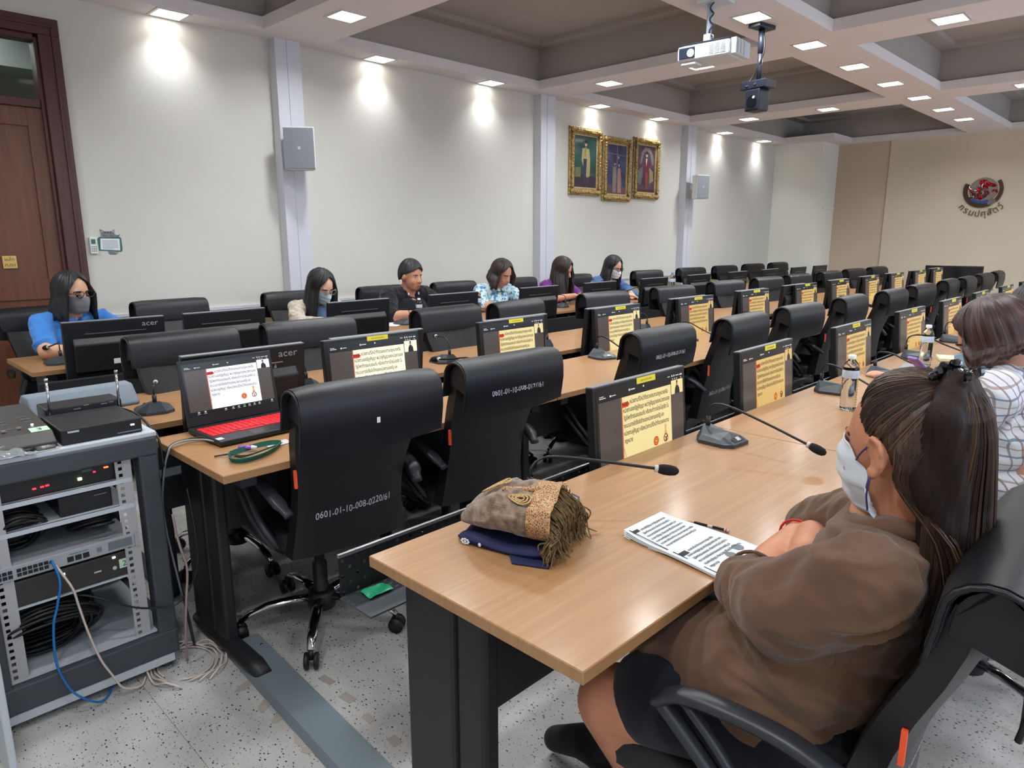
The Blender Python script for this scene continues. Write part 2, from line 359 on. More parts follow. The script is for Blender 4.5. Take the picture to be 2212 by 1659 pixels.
# ================================================================== tables
def wood_mat():
    m = bpy.data.materials.new('light oak laminate'); m.use_nodes = True; nt = m.node_tree; b = nt.nodes['Principled BSDF']
    tc = nt.nodes.new('ShaderNodeTexCoord'); mp = nt.nodes.new('ShaderNodeMapping'); mp.inputs['Scale'].default_value = (70, 1.6, 16)
    nt.links.new(tc.outputs['Object'], mp.inputs[0])
    n = nt.nodes.new('ShaderNodeTexNoise'); n.inputs['Scale'].default_value = 1.0; n.inputs['Detail'].default_value = 7; n.inputs['Distortion'].default_value = 0.35
    nt.links.new(mp.outputs[0], n.inputs['Vector'])
    r = nt.nodes.new('ShaderNodeValToRGB'); e = r.color_ramp.elements
    e[0].position = .28; e[0].color = lin((148, 107, 69)); e[1].position = .72; e[1].color = lin((165, 125, 85)); k = e.new(.5); k.color = lin((157, 116, 77))
    nt.links.new(n.outputs['Fac'], r.inputs[0]); nt.links.new(r.outputs[0], b.inputs['Base Color'])
    b.inputs['Roughness'].default_value = .42; b.inputs['Specular IOR Level'].default_value = .3; b.inputs['Coat Weight'].default_value = .32; b.inputs['Coat Roughness'].default_value = .16
    return m
m_wood = wood_mat()
m_edge = M('oak edge band', (150, 104, 66), rough=.4, var=.12, vscale=20, stretch=(1, .2, 8))
m_steel = M('black powder coated steel', (26, 26, 30), rough=.5, var=.2, vscale=5)
m_steel2 = M('dark grey steel tray', (52, 55, 60), rough=.45)
TZ = 0.75; TT = 0.026; LEN = 1.5; Y0 = 0.79
m_black = M('black plastic', (22, 22, 25), rough=.45); m_alu = M('brushed aluminium trim', (170, 172, 176), rough=.3, metal=.9)
def perforated(x, y0, y1, z0, z1, pitch=.02, r=.0042):
    # upright sheet with real round holes, in the plane x
    b = MB(); ny = int((y1 - y0) / pitch); nz = int((z1 - z0) / pitch); py = (y1 - y0) / ny; pz = (z1 - z0) / nz
    for i in range(ny):
        for j in range(nz):
            cy_, cz_ = y0 + (i + .5) * py, z0 + (j + .5) * pz; o = [(-py / 2, -pz / 2), (0, -pz / 2), (py / 2, -pz / 2), (py / 2, 0), (py / 2, pz / 2), (0, pz / 2), (-py / 2, pz / 2), (-py / 2, 0)]
            vs = [(x, cy_ + a, cz_ + c) for a, c in o]
            if (i + j) % 2: b.add(vs, [tuple(range(8))]); continue
            vs += [(x, cy_ + r * math.cos(math.atan2(c, a)), cz_ + r * math.sin(math.atan2(c, a))) for a, c in o]
            b.add(vs, [(q, (q + 1) % 8, 8 + (q + 1) % 8, 8 + q) for q in range(8)])
    return b
def table_proto(x0, x1, tray_side, holes=False):
    # local: x as world, y from 0 to LEN; tray_side -1: cable tray at the low x edge, +1: at the high x edge
    t = empty('conference_table', (0, 0, 0))
    top = MB().box(x0, x1, .002, LEN - .002, TZ - TT, TZ).build('table_top', m_wood, t, bevel=.002, seg=1)
    w_ = x1 - x0; s = tray_side; xe = x0 if s < 0 else x1; xm = x1 if s < 0 else x0
    lx = (x0 + .03, x0 + .29) if s < 0 else (x1 - .29, x1 - .03)
    for ya in (.07, LEN - .125):
        lg = MB().box(lx[0], lx[0] + .17, ya, ya + .055, .05, TZ - TT - .03); lg.box(lx[0] + .172, lx[1], ya + .004, ya + .05, .05, TZ - TT - .03)
        lo = lg.build('leg', m_steel, t, bevel=.012, seg=2)
        ft = MB().tube([(x0 - .01, ya + .028, .028), (x0 + .06, ya + .028, .034), (x1 - .12, ya + .028, .034), (x1 - .05, ya + .028, .028)], [.026, .034, .034, .026], 10, flat=.8)
        ft.build('foot', m_steel, lo, smooth=True)
        MB().box(x0 + .04, x1 - .04, ya, ya + .05, TZ - TT - .04, TZ - TT).build('bracket', m_steel, t)
    xp = lx[1] - .02 if s < 0 else lx[0]
    MB().box(xp, xp + .016, .1, LEN - .1, .46, TZ - TT - .002).build('modesty_panel', m_steel, t)
    # cable tray carrying the screens
    ox = xe + s * (.125 if holes or x1 < -4 else .098)
    tr = MB().box(min(xe, ox), max(xe, ox), .0, LEN, .598, .602)
    tr.build('cable_tray', m_steel2, t)
    if holes: perforated(ox, .0, LEN, .60, .702).build('tray_side', m_steel, t)
    else: MB().box(ox - .002, ox + .002, .0, LEN, .60 if s < 0 else .44, .702).build('tray_side', m_steel, t)
    MB().box(ox - .004, ox + .004, .0, LEN, .702, .71).build('tray_rim', m_alu if holes else m_steel2, t)
    return t
ROWS = {'A': (-1.216, -0.616, -1), 'B': (-2.525, -1.958, -1), 'C': (-3.33, -2.73, 1), 'D': (-4.87, -4.265, 1)}
ROWN = {'A': 'the nearest row', 'B': 'the second row', 'C': 'the third row', 'D': 'the left wall row'}
for r, (x0, x1, s) in ROWS.items():
    first = None
    for k in range(7):
        if k == 0 and r == 'A': t = table_proto(x0, x1, s, True)
        elif first is None: t = first = table_proto(x0, x1, s)
        else: t = copy_tree(first)
        t.location = (0, Y0 + k * LEN, 0)
        tag(t, 'oak topped conference table, %s from the near end of %s' % (ORD[k], ROWN[r]), 'table', 'tables in ' + ROWN[r])

# ================================================================== chairs
m_leather = M('black leather', (20, 20, 25), rough=.4, spec=.45, var=.15, vscale=6, bump=.25, bscale=420)
m_chrome = M('polished chrome', (190, 190, 195), rough=.12, metal=1.0)
m_arm = M('black moulded armrest', (40, 42, 46), rough=.38)
m_tag = M('orange fabric tag', (235, 82, 40), rough=.6)
def chair_proto():
    t = empty('office_chair')
    # seat cushion
    def seat(u, v):
        a = 2 * PI * u; k = 1.0; n = 4.5
        ca, sa = math.cos(a), math.sin(a); rr = (abs(ca) ** n + abs(sa) ** n) ** (-1 / n)
        prof = [(0, .40), (.75, .40), (.96, .415), (1.0, .45), (.97, .485), (.8, .505), (.4, .508), (0, .506)]
        f = v * (len(prof) - 1); i = min(int(f), len(prof) - 2); q = f - i
        rad = prof[i][0] * (1 - q) + prof[i + 1][0] * q; z = prof[i][1] * (1 - q) + prof[i + 1][1] * q
        x = .26 * ca * rr * rad; y = .245 * sa * rr * rad
        return (x + .01, y, z - .03 * max(0, x / .26) ** 3)
    MB().grid(seat, 40, 15, wrap=True).build('seat', m_leather, t, smooth=True)
    # main back slab
    zs = [.42, .46, .52, .60, .68, .76, .84, .90, .95, .975]
    def front(z): q = (z - .42) / .56; return -.205 - .155 * q + .028 * math.sin(PI * min(1, q * 1.25))
    def hw(z):
        q = (z - .42) / .56; return .225 - .022 * math.sin(PI * min(1, q / .72)) + .03 * max(0, q - .45)
    def thick(z): q = (z - .42) / .56; return .075 - .02 * q
    rings = []
    for z in zs:
        f, b, hw_ = front(z), front(z) - thick(z), hw(z); r = []
        for k in range(9): y = -hw_ + 2 * hw_ * k / 8; r.append((f + .022 * (abs(y) / .24) ** 2 - (.012 if k in (0, 8) else 0), y, z))
        for k in range(9): y = hw_ - 2 * hw_ * k / 8; r.append((b + .018 * (abs(y) / .24) ** 2 + (.01 if k in (0, 8) else 0), y, z))
        rings.append(r)
    bk = MB().rings(rings).build('backrest', m_leather, t); sharp(bk.data, .9)
    # lumbar seam
    MB().tube([(front(.575) + .004 + .02 * (y / .24) ** 2, y, .575) for y in np.linspace(-.2, .2, 9)], .004, 6).build('lumbar_seam', m_leather, bk, smooth=True)
    # head roll folded over the top with a flap down the back
    c = Vector((-.385, 0, .962)); path = [(-.322, .885), (-.328, .915), (-.333, .94), (-.336, .965)]
    for k in range(1, 9):
        a = PI * k / 9; path.append((-.392 + .056 * math.cos(a), .967 + .052 * math.sin(a)))
    path += [(-.449, .955), (-.450, .91), (-.443, .86), (-.437, .822)]
    b = MB(); rings = []; HWR = .262
    for i, (x, z) in enumerate(path):
        p0 = path[max(i - 1, 0)]; p1 = path[min(i + 1, len(path) - 1)]; tx, tz = p1[0] - p0[0], p1[1] - p0[1]; L = math.hypot(tx, tz); nx, nz = tz / L, -tx / L
        th = .011 if 0 < i < len(path) - 1 else .004; r = []
        for sd in (1, -1):
            for k in range(9):
                q = -1 + 2 * k / 8; q *= sd; y = q * (HWR - .004 * abs(nz)); sag = -.016 * (1 - q * q) if i == len(path) - 1 else 0
                e = .55 if abs(q) == 1 else 1
                r.append((x + sd * nx * th * e * (-1 if True else 1) * -1, y, z + sd * nz * th * e + sag))
        rings.append(r)
    hr = MB().rings(rings).build('head_roll', m_leather, t); sharp(hr.data, 1.0)
    for sy in (-1, 1): MB().tube([(x, sy * HWR, z) for x, z in path], .0045, 6).build('piping', m_leather, hr, smooth=True)
    # spiral of padding visible at the roll ends
    for sy in (-1, 1):
        pg = [(x + (.012 if x < -.392 else -.012), z - .008) for x, z in path[2:-2]]
        MB().prism(pg, sy * .19, sy * .246, lambda a, b, h: (a, h, b)).build('roll_end', m_leather, hr, bevel=.004)
    # armrests
    for sy in (-1, 1):
        y = sy * .268
        pad = bez([(-.31, y * .93, .60), (-.25, y, .645), (-.16, y, .672), (-.05, y, .675), (.03, y, .662), (.075, y, .628)], 5)
        a = MB().tube(pad, [.020] * 3 + [.027] * (len(pad) - 6) + [.026, .024, .02], 10, flat=.55).build('armrest', m_arm, t, smooth=True)
        MB().tube(bez([(.068, y, .635), (.01, y, .585), (-.06, y * .99, .52), (-.12, y * .9, .45), (-.13, y * .72, .405)], 5), .019, 8, flat=.7).build('arm_strut', m_arm, a, smooth=True)
        MB().tube(bez([(.02, y, .655), (-.04, y, .60), (-.10, y * .99, .53), (-.15, y * .9, .46), (-.16, y * .72, .41)], 5), .013, 8, flat=.7).build('arm_strut', m_arm, a, smooth=True)
    MB().box(-.13, .12, -.09, .09, .355, .41).build('tilt_mechanism', m_steel, t, bevel=.015)
    MB().lathe([(.034, .09), (.034, .13), (.028, .14), (.028, .25), (.02, .255), (.02, .37)], 14).build('gas_column', m_black, t, smooth=.6)
    MB().lathe([(.02, .065), (.052, .07), (.058, .10), (.05, .135), (.03, .14)], 16).build('base_hub', m_black, t, smooth=True)
    for k in range(5):
        a = 2 * PI * k / 5; ca, sa = math.cos(a), math.sin(a)
        pts = [(r_ * ca, r_ * sa, z) for r_, z in ((.04, .112), (.12, .118), (.2, .112), (.265, .093), (.305, .068))]
        lg = MB().tube(pts, [.022, .021, .020, .018, .013], 10, flat=.62).build('base_leg', m_chrome, t, smooth=True)
        w = MB(); cx_, cy_ = .305 * ca, .305 * sa; px, py = -sa, ca
        for sd in (-1, 1):
            p = Vector((cx_ + px * sd * .012, cy_ + py * sd * .010, .029)); q = p + Vector((px, py, 0)) * sd * .013
            w.cyl(p, q, .029, n=14)
        w.cyl((cx_, cy_, .035), (cx_, cy_, .068), .009, n=8)
        w.build('caster', m_black, lg, smooth=.6)
    MB().box(front(.71) - .05, front(.71) - .042, .215, .224, .685, .745).build('orange_tag', m_tag, t)
    return t
CH0 = chair_proto(); chair_used = [False]
def chair(x, y, rz, label, group):
    t = CH0 if not chair_used[0] else copy_tree(CH0)
    chair_used[0] = True
    t.scale = (1, .96, .98)
    t.location = (x, y, 0); t.rotation_euler = (0, 0, rz); return tag(t, label, 'chair', group)
m_ink = M('white marker ink', (205, 205, 212), rough=.6)
B_CH = [1.22, 1.85, 2.90, 3.70, 4.56, 5.48, 6.40, 7.30, 8.30, 8.95, 9.87, 10.65]
B_MARK = {0: ('0601-01-10-008-0220/61', 'low'), 1: ('0601-01-10-008-0197/61', 'flap'), 2: ('0601-01-10-008-0131/61', 'flap'), 3: ('0601-01-10-008-0176/61', 'low'), 4: ('0601-01-10-008-0165/61', 'low')}
def chair_mark(t, s, where):
    back = [c for c in t.children if c.name.startswith('backrest' if where == 'low' else 'head_roll')][0]
    b = text_mb(s, .036 if where == 'low' else .034, 'CENTER', .82)
    v = []
    for (x, y, z) in b.v:
        # hand written wobble, laid on the outer face of the back
        y += .0022 * math.sin(x * 90) + .012 * x
        if where == 'low':
            zz = .552 + y; q = (zz - .42) / .56; bx = -.205 - .155 * q + .028 * math.sin(PI * min(1, q * 1.25)) - (.075 - .02 * q) + .018 * (abs(x) / .24) ** 2 - .0012
        else:
            zz = .888 + y; bx = -.4595 - .0012
        v.append((bx, -x, zz))
    m = MB(); m.add(v, b.f); m.build('inventory_number', m_ink, back)
mark_pool = []
for k, y in enumerate(B_CH):
    d = {0: 'marked 0220/61 low on the back', 1: 'marked 0197/61 on its head flap', 2: 'marked 0131/61 on its head flap'}.get(k, 'seen from behind')
    t = chair(-2.205 - .012 * (k % 3), y, PI + math.radians((-3, -2, 1, 3, -2, 2, 0, -3, 2, 1, -2, 2)[k]), 'black leather chair %s, %s in the second row' % (d, ORD[k]), 'chairs of the second row')
    if k in B_MARK: mark_pool.append((t,) + B_MARK[k])
for t, s, wv in mark_pool: chair_mark(t, s, wv)
fl0 = [c for c in mark_pool[0][0].children if c.name.startswith('head_roll')][0]
MB().box(-.4615, -.4605, -.006, .006, .893, .911).build('white_sticker', M('white sticker', (225, 225, 225), .6), fl0)
C_CH = [1.25, 1.86, 2.87, 3.52, 4.46, 5.45, 6.47, 7.38, 8.23, 9.19, 10.1, 11.0]
for k, y in enumerate(C_CH):
    chair(-2.99 + .015 * (k % 2), y, math.radians((2, -4, 1, 5, -6, -8, -7, -6, -5, -4, -6, -5)[k]), 'black leather office chair facing us, %s from the near end of the third row' % ORD[k], 'chairs of the third row')
D_CH = [1.12, 1.865, 2.83, 3.73, 4.56, 5.46, 6.40, 7.80, 8.90, 9.93, 10.9, 11.85]
D_WHO = {0: 'under the person in the blue polo shirt', 2: 'under the person in the beige jacket', 3: 'under the person in the black shirt', 4: 'under the person in the patterned blouse', 5: 'under the person in the purple shirt', 6: 'under the person in the denim blue shirt'}
for k, y in enumerate(D_CH):
    chair(-4.90 if k in D_WHO else -4.82, y, math.radians((4, 3, -2, 0, -3, -4, -8, -10, -12, -8, -6, -4)[k]), 'black leather office chair by the left wall, ' + D_WHO.get(k, 'empty, %s from the door' % ORD[k]), 'chairs of the left wall row')
A_CH = [(-.525, 1.235, 2), (-.36, 2.47, 4), (-.46, 3.72, 0), (-.6, 4.8, 0)]
for k, (x, y, a) in enumerate(A_CH):
    chair(x, y, PI + math.radians(a), 'black leather office chair in the nearest row, ' + ('under the person in the brown shirt', 'under the person in the plaid shirt', 'under the person at the right edge', 'empty, farthest in view')[k], 'chairs of the nearest row')
# ================================================================== screens
def seal_mb(z, r, red=True):
    return None
m_bezel = M('black monitor plastic', (20, 20, 23), rough=.38); m_ui = M('dark meeting window', (18, 18, 20), rough=.25, emit=.35, ecol=(44, 42, 44))
m_side = M('dark meeting window grey', (18, 18, 20), rough=.25, emit=.8, ecol=(80, 72, 68))
SLIDE_E = 1.0
m_slide = M('lit amber slide', (40, 36, 28), rough=.3, emit=.92, ecol=(206, 172, 106)); m_slide_y = M('lit yellow cream slide', (40, 40, 34), rough=.3, emit=.95, ecol=(222, 204, 146)); m_slide_w = M('lit white slide', (40, 40, 40), rough=.3, emit=1.15, ecol=(232, 232, 240))
m_slide_c = M('lit pale cream slide', (40, 40, 38), rough=.3, emit=1.1, ecol=(236, 228, 196))
m_txt = M('slide lettering black', (14, 14, 20), rough=.4, emit=.2, ecol=(30, 30, 40)); m_red = M('slide red arrow', (60, 10, 5), rough=.4, emit=.8, ecol=(214, 66, 34)); m_gold = M('slide gold mark', (60, 50, 20), rough=.4, emit=.8, ecol=(212, 172, 92))
m_maroon = M('slide maroon mark', (40, 10, 14), rough=.4, emit=.6, ecol=(128, 40, 52)); m_uiw = M('window white lettering', (60, 60, 60), rough=.4, emit=.8, ecol=(205, 205, 205)); m_green = M('window green mark', (10, 60, 30), emit=.8, ecol=(70, 190, 110))
m_skin_s = M('small video face', (90, 60, 50), emit=.5, ecol=(150, 110, 95)); m_suit = M('small video suit', (20, 20, 24), emit=.2, ecol=(50, 50, 56))
m_label = M('yellow label strip', (226, 214, 60), rough=.6)
LINES = ['หน่วยงานที่มีหน้าที่ตรวจสอบตามกฎหมายหรือ', 'หน่วยงานของรัฐคู่สัญญา พบว่าคู่สัญญาของหน่วยงานของ', 'รัฐมีพฤติกรรมสมยอมกัน หรือกระทำการโดยไม่สุจริต ใน', 'กระบวนการจัดซื้อจัดจ้างของหน่วยงานของรัฐ และ', 'หน่วยงานคู่สัญญา หรือหน่วยงานที่มีหน้าที่ตรวจสอบตาม', 'กฎหมาย']
# shared drawing of the meeting window on a unit screen: u 0..1 across, v 0..1 up, aspect 16:9, layered by tiny offsets
ASP = 9 / 16
def rect2(b, u0, u1, v0, v1, h): b.add([(u0, v0 * ASP, h), (u1, v0 * ASP, h), (u1, v1 * ASP, h), (u0, v1 * ASP, h)], [(0, 1, 2, 3)])
def disc2(b, u, v, r, h, n=24, r0=0.0, sx=1.0, a0=0.0, a1=2 * PI):
    vs = []; fs = []
    for i in range(n + 1):
        a = a0 + (a1 - a0) * i / n
        vs += [(u + sx * r0 * math.cos(a), v * ASP + r0 * math.sin(a), h), (u + sx * r * math.cos(a), v * ASP + r * math.sin(a), h)]
    for i in range(n): fs.append((2 * i, 2 * i + 1, 2 * i + 3, 2 * i + 2))
    b.add(vs, fs)
def fit_text(s, u0, u1, v, hgt, h):
    t = text_mb(s, 1.0, bold=.02); xs_ = [p[0] for p in t.v]; k = (u1 - u0) / (max(xs_) - min(xs_)); mn = min(xs_)
    b = MB(); b.add([(u0 + (x - mn) * k, v * ASP + y * hgt * ASP, h) for x, y, z in t.v], t.f); return b
S0, S1 = .255, .835
H1, H2, H3 = .0004, .0008, .0012
SL = MB(); rect2(SL, S0, S1, .085, .865, H1)
TX = MB()
for i, (s, a0, a1) in enumerate(zip(LINES, (.345, .27, .275, .27, .27, .275), (.795, .815, .80, .74, .80, .365))):
    q = fit_text(s, a0, a1, .775 - i * .088, .070, H2); TX.add(q.v, q.f)
RD = MB(); RD.add([(S0, .745 * ASP, H2), (.325, .745 * ASP, H2), (.343, .775 * ASP, H2), (.325, .805 * ASP, H2), (S0, .805 * ASP, H2)], [(0, 1, 2, 3, 4)]); rect2(RD, S0, S0 + .008, .085, .865, H2); disc2(RD, .635, .235, .032, H2)
q = fit_text('กรณีนี้', .262, .325, .765, .055, H3); TX.add(q.v, q.f)
GD = MB(); disc2(GD, .635, .235, .022, H3, 20, .018); disc2(GD, .635, .235, .010, H3, 12); disc2(GD, .755, .235, .036, H2, 24, .031, 1, PI * 1.1, PI * 1.9)
GD.add([(.748, .335 * ASP, H2), (.762, .335 * ASP, H2), (.775, .285 * ASP, H2), (.735, .285 * ASP, H2)], [(0, 1, 2, 3)]); GD.add([(.742, .40 * ASP, H2), (.768, .40 * ASP, H2), (.762, .335 * ASP, H2), (.748, .335 * ASP, H2)], [(0, 1, 2, 3)])
MR = MB(); disc2(MR, .755, .235, .028, H2, 24, .020); disc2(MR, .755, .235, .006, H3, 10)
for a in (0.5, 2.64, 4.71): MR.tube([(.755, .235 * ASP, H3), (.755 + .02 * math.cos(a), .235 * ASP + .02 * math.sin(a), H3)], .003, 4)
for (x0_, x1_, w_) in ((.30, .33, 1), (.305, .345, 1)): MR.add([(x0_ - .04, .29 * ASP, H2), (x0_ - .038, .29 * ASP, H2), (x1_ - .038, .085 * ASP, H2), (x1_ - .04, .085 * ASP, H2)], [(0, 1, 2, 3)])
UW = MB()
for (u0, u1, v0, v1) in ((.03, .095, .905, .915), (.03, .075, .925, .933), (.135, .155, .905, .925), (.16, .2, .91, .92), (.34, .355, .92, .945), (.36, .41, .925, .938), (.50, .515, .925, .945), (.80, .83, .955, .965), (.85, .863, .95, .972), (.875, .888, .95, .972), (.90, .945, .955, .966), (.955, .985, .95, .968), (.86, .87, .915, .93), (.885, .895, .915, .93), (.91, .92, .915, .93), (.965, .975, .915, .93)): rect2(UW, u0, u1, v0, v1, H1)
for u in (.405, .49, .555, .62, .68, .74, .80): rect2(UW, u - .011, u + .011, .043, .062, H1); rect2(UW, u - .016, u + .016, .02, .027, H1)
for u in (.11, .18, .955): rect2(UW, u - .010, u + .010, .05, .075, H1); rect2(UW, u - .016, u + .016, .026, .033, H1)
GR = MB(); rect2(GR, .61, .632, .042, .064, H2)
VD = MB(); rect2(VD, .842, .992, .735, .905, H1)
VF = MB(); disc2(VF, .915, .862, .013, H2, 14, 0, .8)
VS = MB(); VS.add([(.885, .735 * ASP, H2), (.95, .735 * ASP, H2), (.945, .80 * ASP, H2), (.925, .838 * ASP, H2), (.905, .838 * ASP, H2), (.89, .80 * ASP, H2)], [(0, 1, 2, 3, 4, 5)]); disc2(VS, .915, .876, .0125, H3, 12, 0, .85, 0, PI)
SD = MB(); rect2(SD, .02, S0, .085, .865, H1 * .5); SD2 = MB(); rect2(SD2, S1, .992, .085, .735, H1 * .5)
_cache = {}
def screen_content(parent, w_, slide_mat, key):
    # parent screen lies in local XY plane with origin at its lower left corner
    for nm, b, m in (('meeting_slide', SL, slide_mat), ('slide_text', TX, m_txt), ('red_marks', RD, m_red), ('gold_marks', GD, m_gold), ('maroon_marks', MR, m_maroon), ('window_icons', UW, m_uiw), ('share_icon', GR, m_green), ('video_tile', VD, slide_mat), ('video_face', VF, m_skin_s), ('video_figure', VS, m_suit), ('window_margin', SD, m_side), ('window_edge', SD2, m_side)):
        k = (nm, key)
        if k not in _cache:
            c = MB(); c.add([(x * w_, y * w_, z) for x, y, z in b.v], b.f); c.m = list(b.m); _cache[k] = c.mesh(nm, m)
        o_ = link(nm, _cache[k], parent)
        if nm == 'window_icons': o_['kind'] = 'stuff'
def monitor_proto(w_, h_, on, slide_mat, key):
    # local: screen faces +x, centre of lower edge at origin, z up
    t = empty('monitor')
    hb = MB().box(-.03, 0, -w_ / 2, w_ / 2, 0, h_).build('housing', m_bezel, t, bevel=.004)
    MB().prism([(-.055, .07), (-.055, h_ - .12), (-.03, h_ - .085), (-.03, .05)], -w_ * .42, w_ * .42, lambda a, b, h: (a, h, b)).build('back_shell', m_bezel, t, bevel=.006)
    MB().box(-.0335, -.03, -w_ * .30, w_ * .30, h_ - .068, h_ - .064).build('vent_line', m_alu, hb)
    MB().box(-.028, -.002, -w_ / 2 + .002, w_ / 2 - .002, h_ - .001, h_ + .0015).build('top_edge', M('grey monitor edge', (120, 122, 126), .35), hb)
    MB().box(-.05, -.03, -.03, .03, -.035, .10).build('stand_neck', m_bezel, t); MB().box(-.055, .03, -.09, .09, -.06, -.048).box(-.05, -.03, -.03, .03, -.05, -.03).build('stand_base', m_bezel, t, bevel=.003)
    bz = .014
    sw = w_ - 2 * bz; sh = h_ - 2 * bz - .006
    scn = MB().box(0, .0006, -sw / 2, sw / 2, bz + .006, h_ - bz).build('screen', m_ui if on else M('switched off screen', (10, 10, 12), rough=.2), t)
    if on:
        hold = link('meeting_window', MB().add([(0, 0, 0), (sw, 0, 0), (sw, sw * ASP, 0), (0, sw * ASP, 0)], [(0, 1, 2, 3)]).mesh('meeting_window', m_ui), t)
        hold.matrix_local = frame_mat((.0008, -sw / 2, bz + .006), (0, 1, 0), (0, 0, 1)); hold.scale = (1, sh / (sw * ASP), 1)
        screen_content(hold, sw, slide_mat, key)
        lb = MB().box(.0005, .0025, -.035, .075, h_ - .022, h_ - .002).build('label_strip', m_label, t)
        tl = text_mb('กรุณาอย่าปิดเครื่อง', .009, 'CENTER').xf(frame_mat((.0027, .02, h_ - .015), (0, 1, 0), (0, 0, 1))); tl.build('label_lettering', m_txt, lb)
    return t
def logo(t, w_, h_):
    # maker's name on the back shell, read from behind
    b = text_mb('acer', .042, 'RIGHT', 1.15).xf(frame_mat((-.0312, -w_ / 2 + .035, h_ - .045), (0, -1, 0), (0, 0, 1)))
    b.build('maker_name', M('grey printed name', (150, 152, 158), .4), t)
MW, MH = .50, .335
pA = monitor_proto(.54, .325, True, m_slide, 'A'); pA0 = monitor_proto(.54, .325, True, m_slide_y, 'A0'); pB1 = monitor_proto(MW, MH, True, m_slide_y, 'B1'); pB = monitor_proto(MW, MH, True, m_slide, 'B'); pB0 = monitor_proto(MW, MH, True, m_slide_c, 'B0'); pC = monitor_proto(MW, MH, False, None, 'C')
used = set()
def mon(p, x, y, z, rz, tilt, label, group):
    t = p if p.name not in used else copy_tree(p); used.add(p.name)
    t.location = (x, y, z); t.rotation_euler = (0, tilt, rz); return tag(t, label, 'monitor', group)
A_M = [1.945, 2.905, 3.965, 5.03, 6.04, 7.03, 8.1, 9.1, 10.1]
for k, y in enumerate(A_M): mon(pA0 if k == 0 else pA, -1.262, y, .652, math.radians((0, 1, 0, -1, 0, 1, 0, 0, 0)[k]), math.radians(-5), 'monitor showing a cream Thai slide, %s from the near end of the nearest row' % ORD[k], 'monitors of the nearest row')
B_M = [1.77, 2.665, 3.62, 4.585, 5.53, 6.575, 7.435, 8.39, 9.3, 10.26, 11.1]
for k, y in enumerate(B_M): mon(pB0 if k == 0 else pB1 if k < 3 else pB, -2.568, y, .672, math.radians((-1, 0, 1, 0, -1, 0, 0, 1, 0, 0, 0)[k]), math.radians(-5), 'monitor showing a slide, %s from the laptop in the second row' % ORD[k], 'monitors of the second row')
C_M = [1.20, 1.83, 2.735, 3.60, 4.54, 5.545, 6.40, 7.485, 8.375, 9.25, 10.2, 11.1]
lg = []
for k, y in enumerate(C_M):
    lg.append(mon(pC, -2.688, y, .672, PI + math.radians((0, -1, 1, 0, 0, -1, 1, 0, 0, 0, 0, 0)[k]), math.radians(-5), 'black monitor seen from behind, %s from the near end of the third row' % ORD[k], 'monitors of the third row'))
D_M = [1.18, 1.785, 2.73, 3.605, 4.605, 5.49, 6.44, 7.375, 8.33, 9.26, 10.2, 11.0]
for k, y in enumerate(D_M):
    lg.append(mon(pC, -4.205, y, .672, PI + math.radians((-2, 1, 0, 0, 1, 0, 0, 0, 1, 0, 0, 0)[k]), math.radians(-5), 'black monitor seen from behind, %s from the door in the left wall row' % ORD[k], 'monitors of the left wall row'))
for i in (0, 12): logo(lg[i], MW, MH)
MB().prism([(0, 0), (.05, -.01), (.028, .065)], -.0316, -.0310, lambda a, b, h: (h, -.09 - a, .20 + b)).build('reflective_sticker', M('silver sticker', (150, 156, 158), .25, .6), lg[0])
MB().box(-.0565, -.0555, -.05, .03, .10, .128).build('paper_sticker', M('white paper sticker', (200, 202, 200), .6), lg[12])

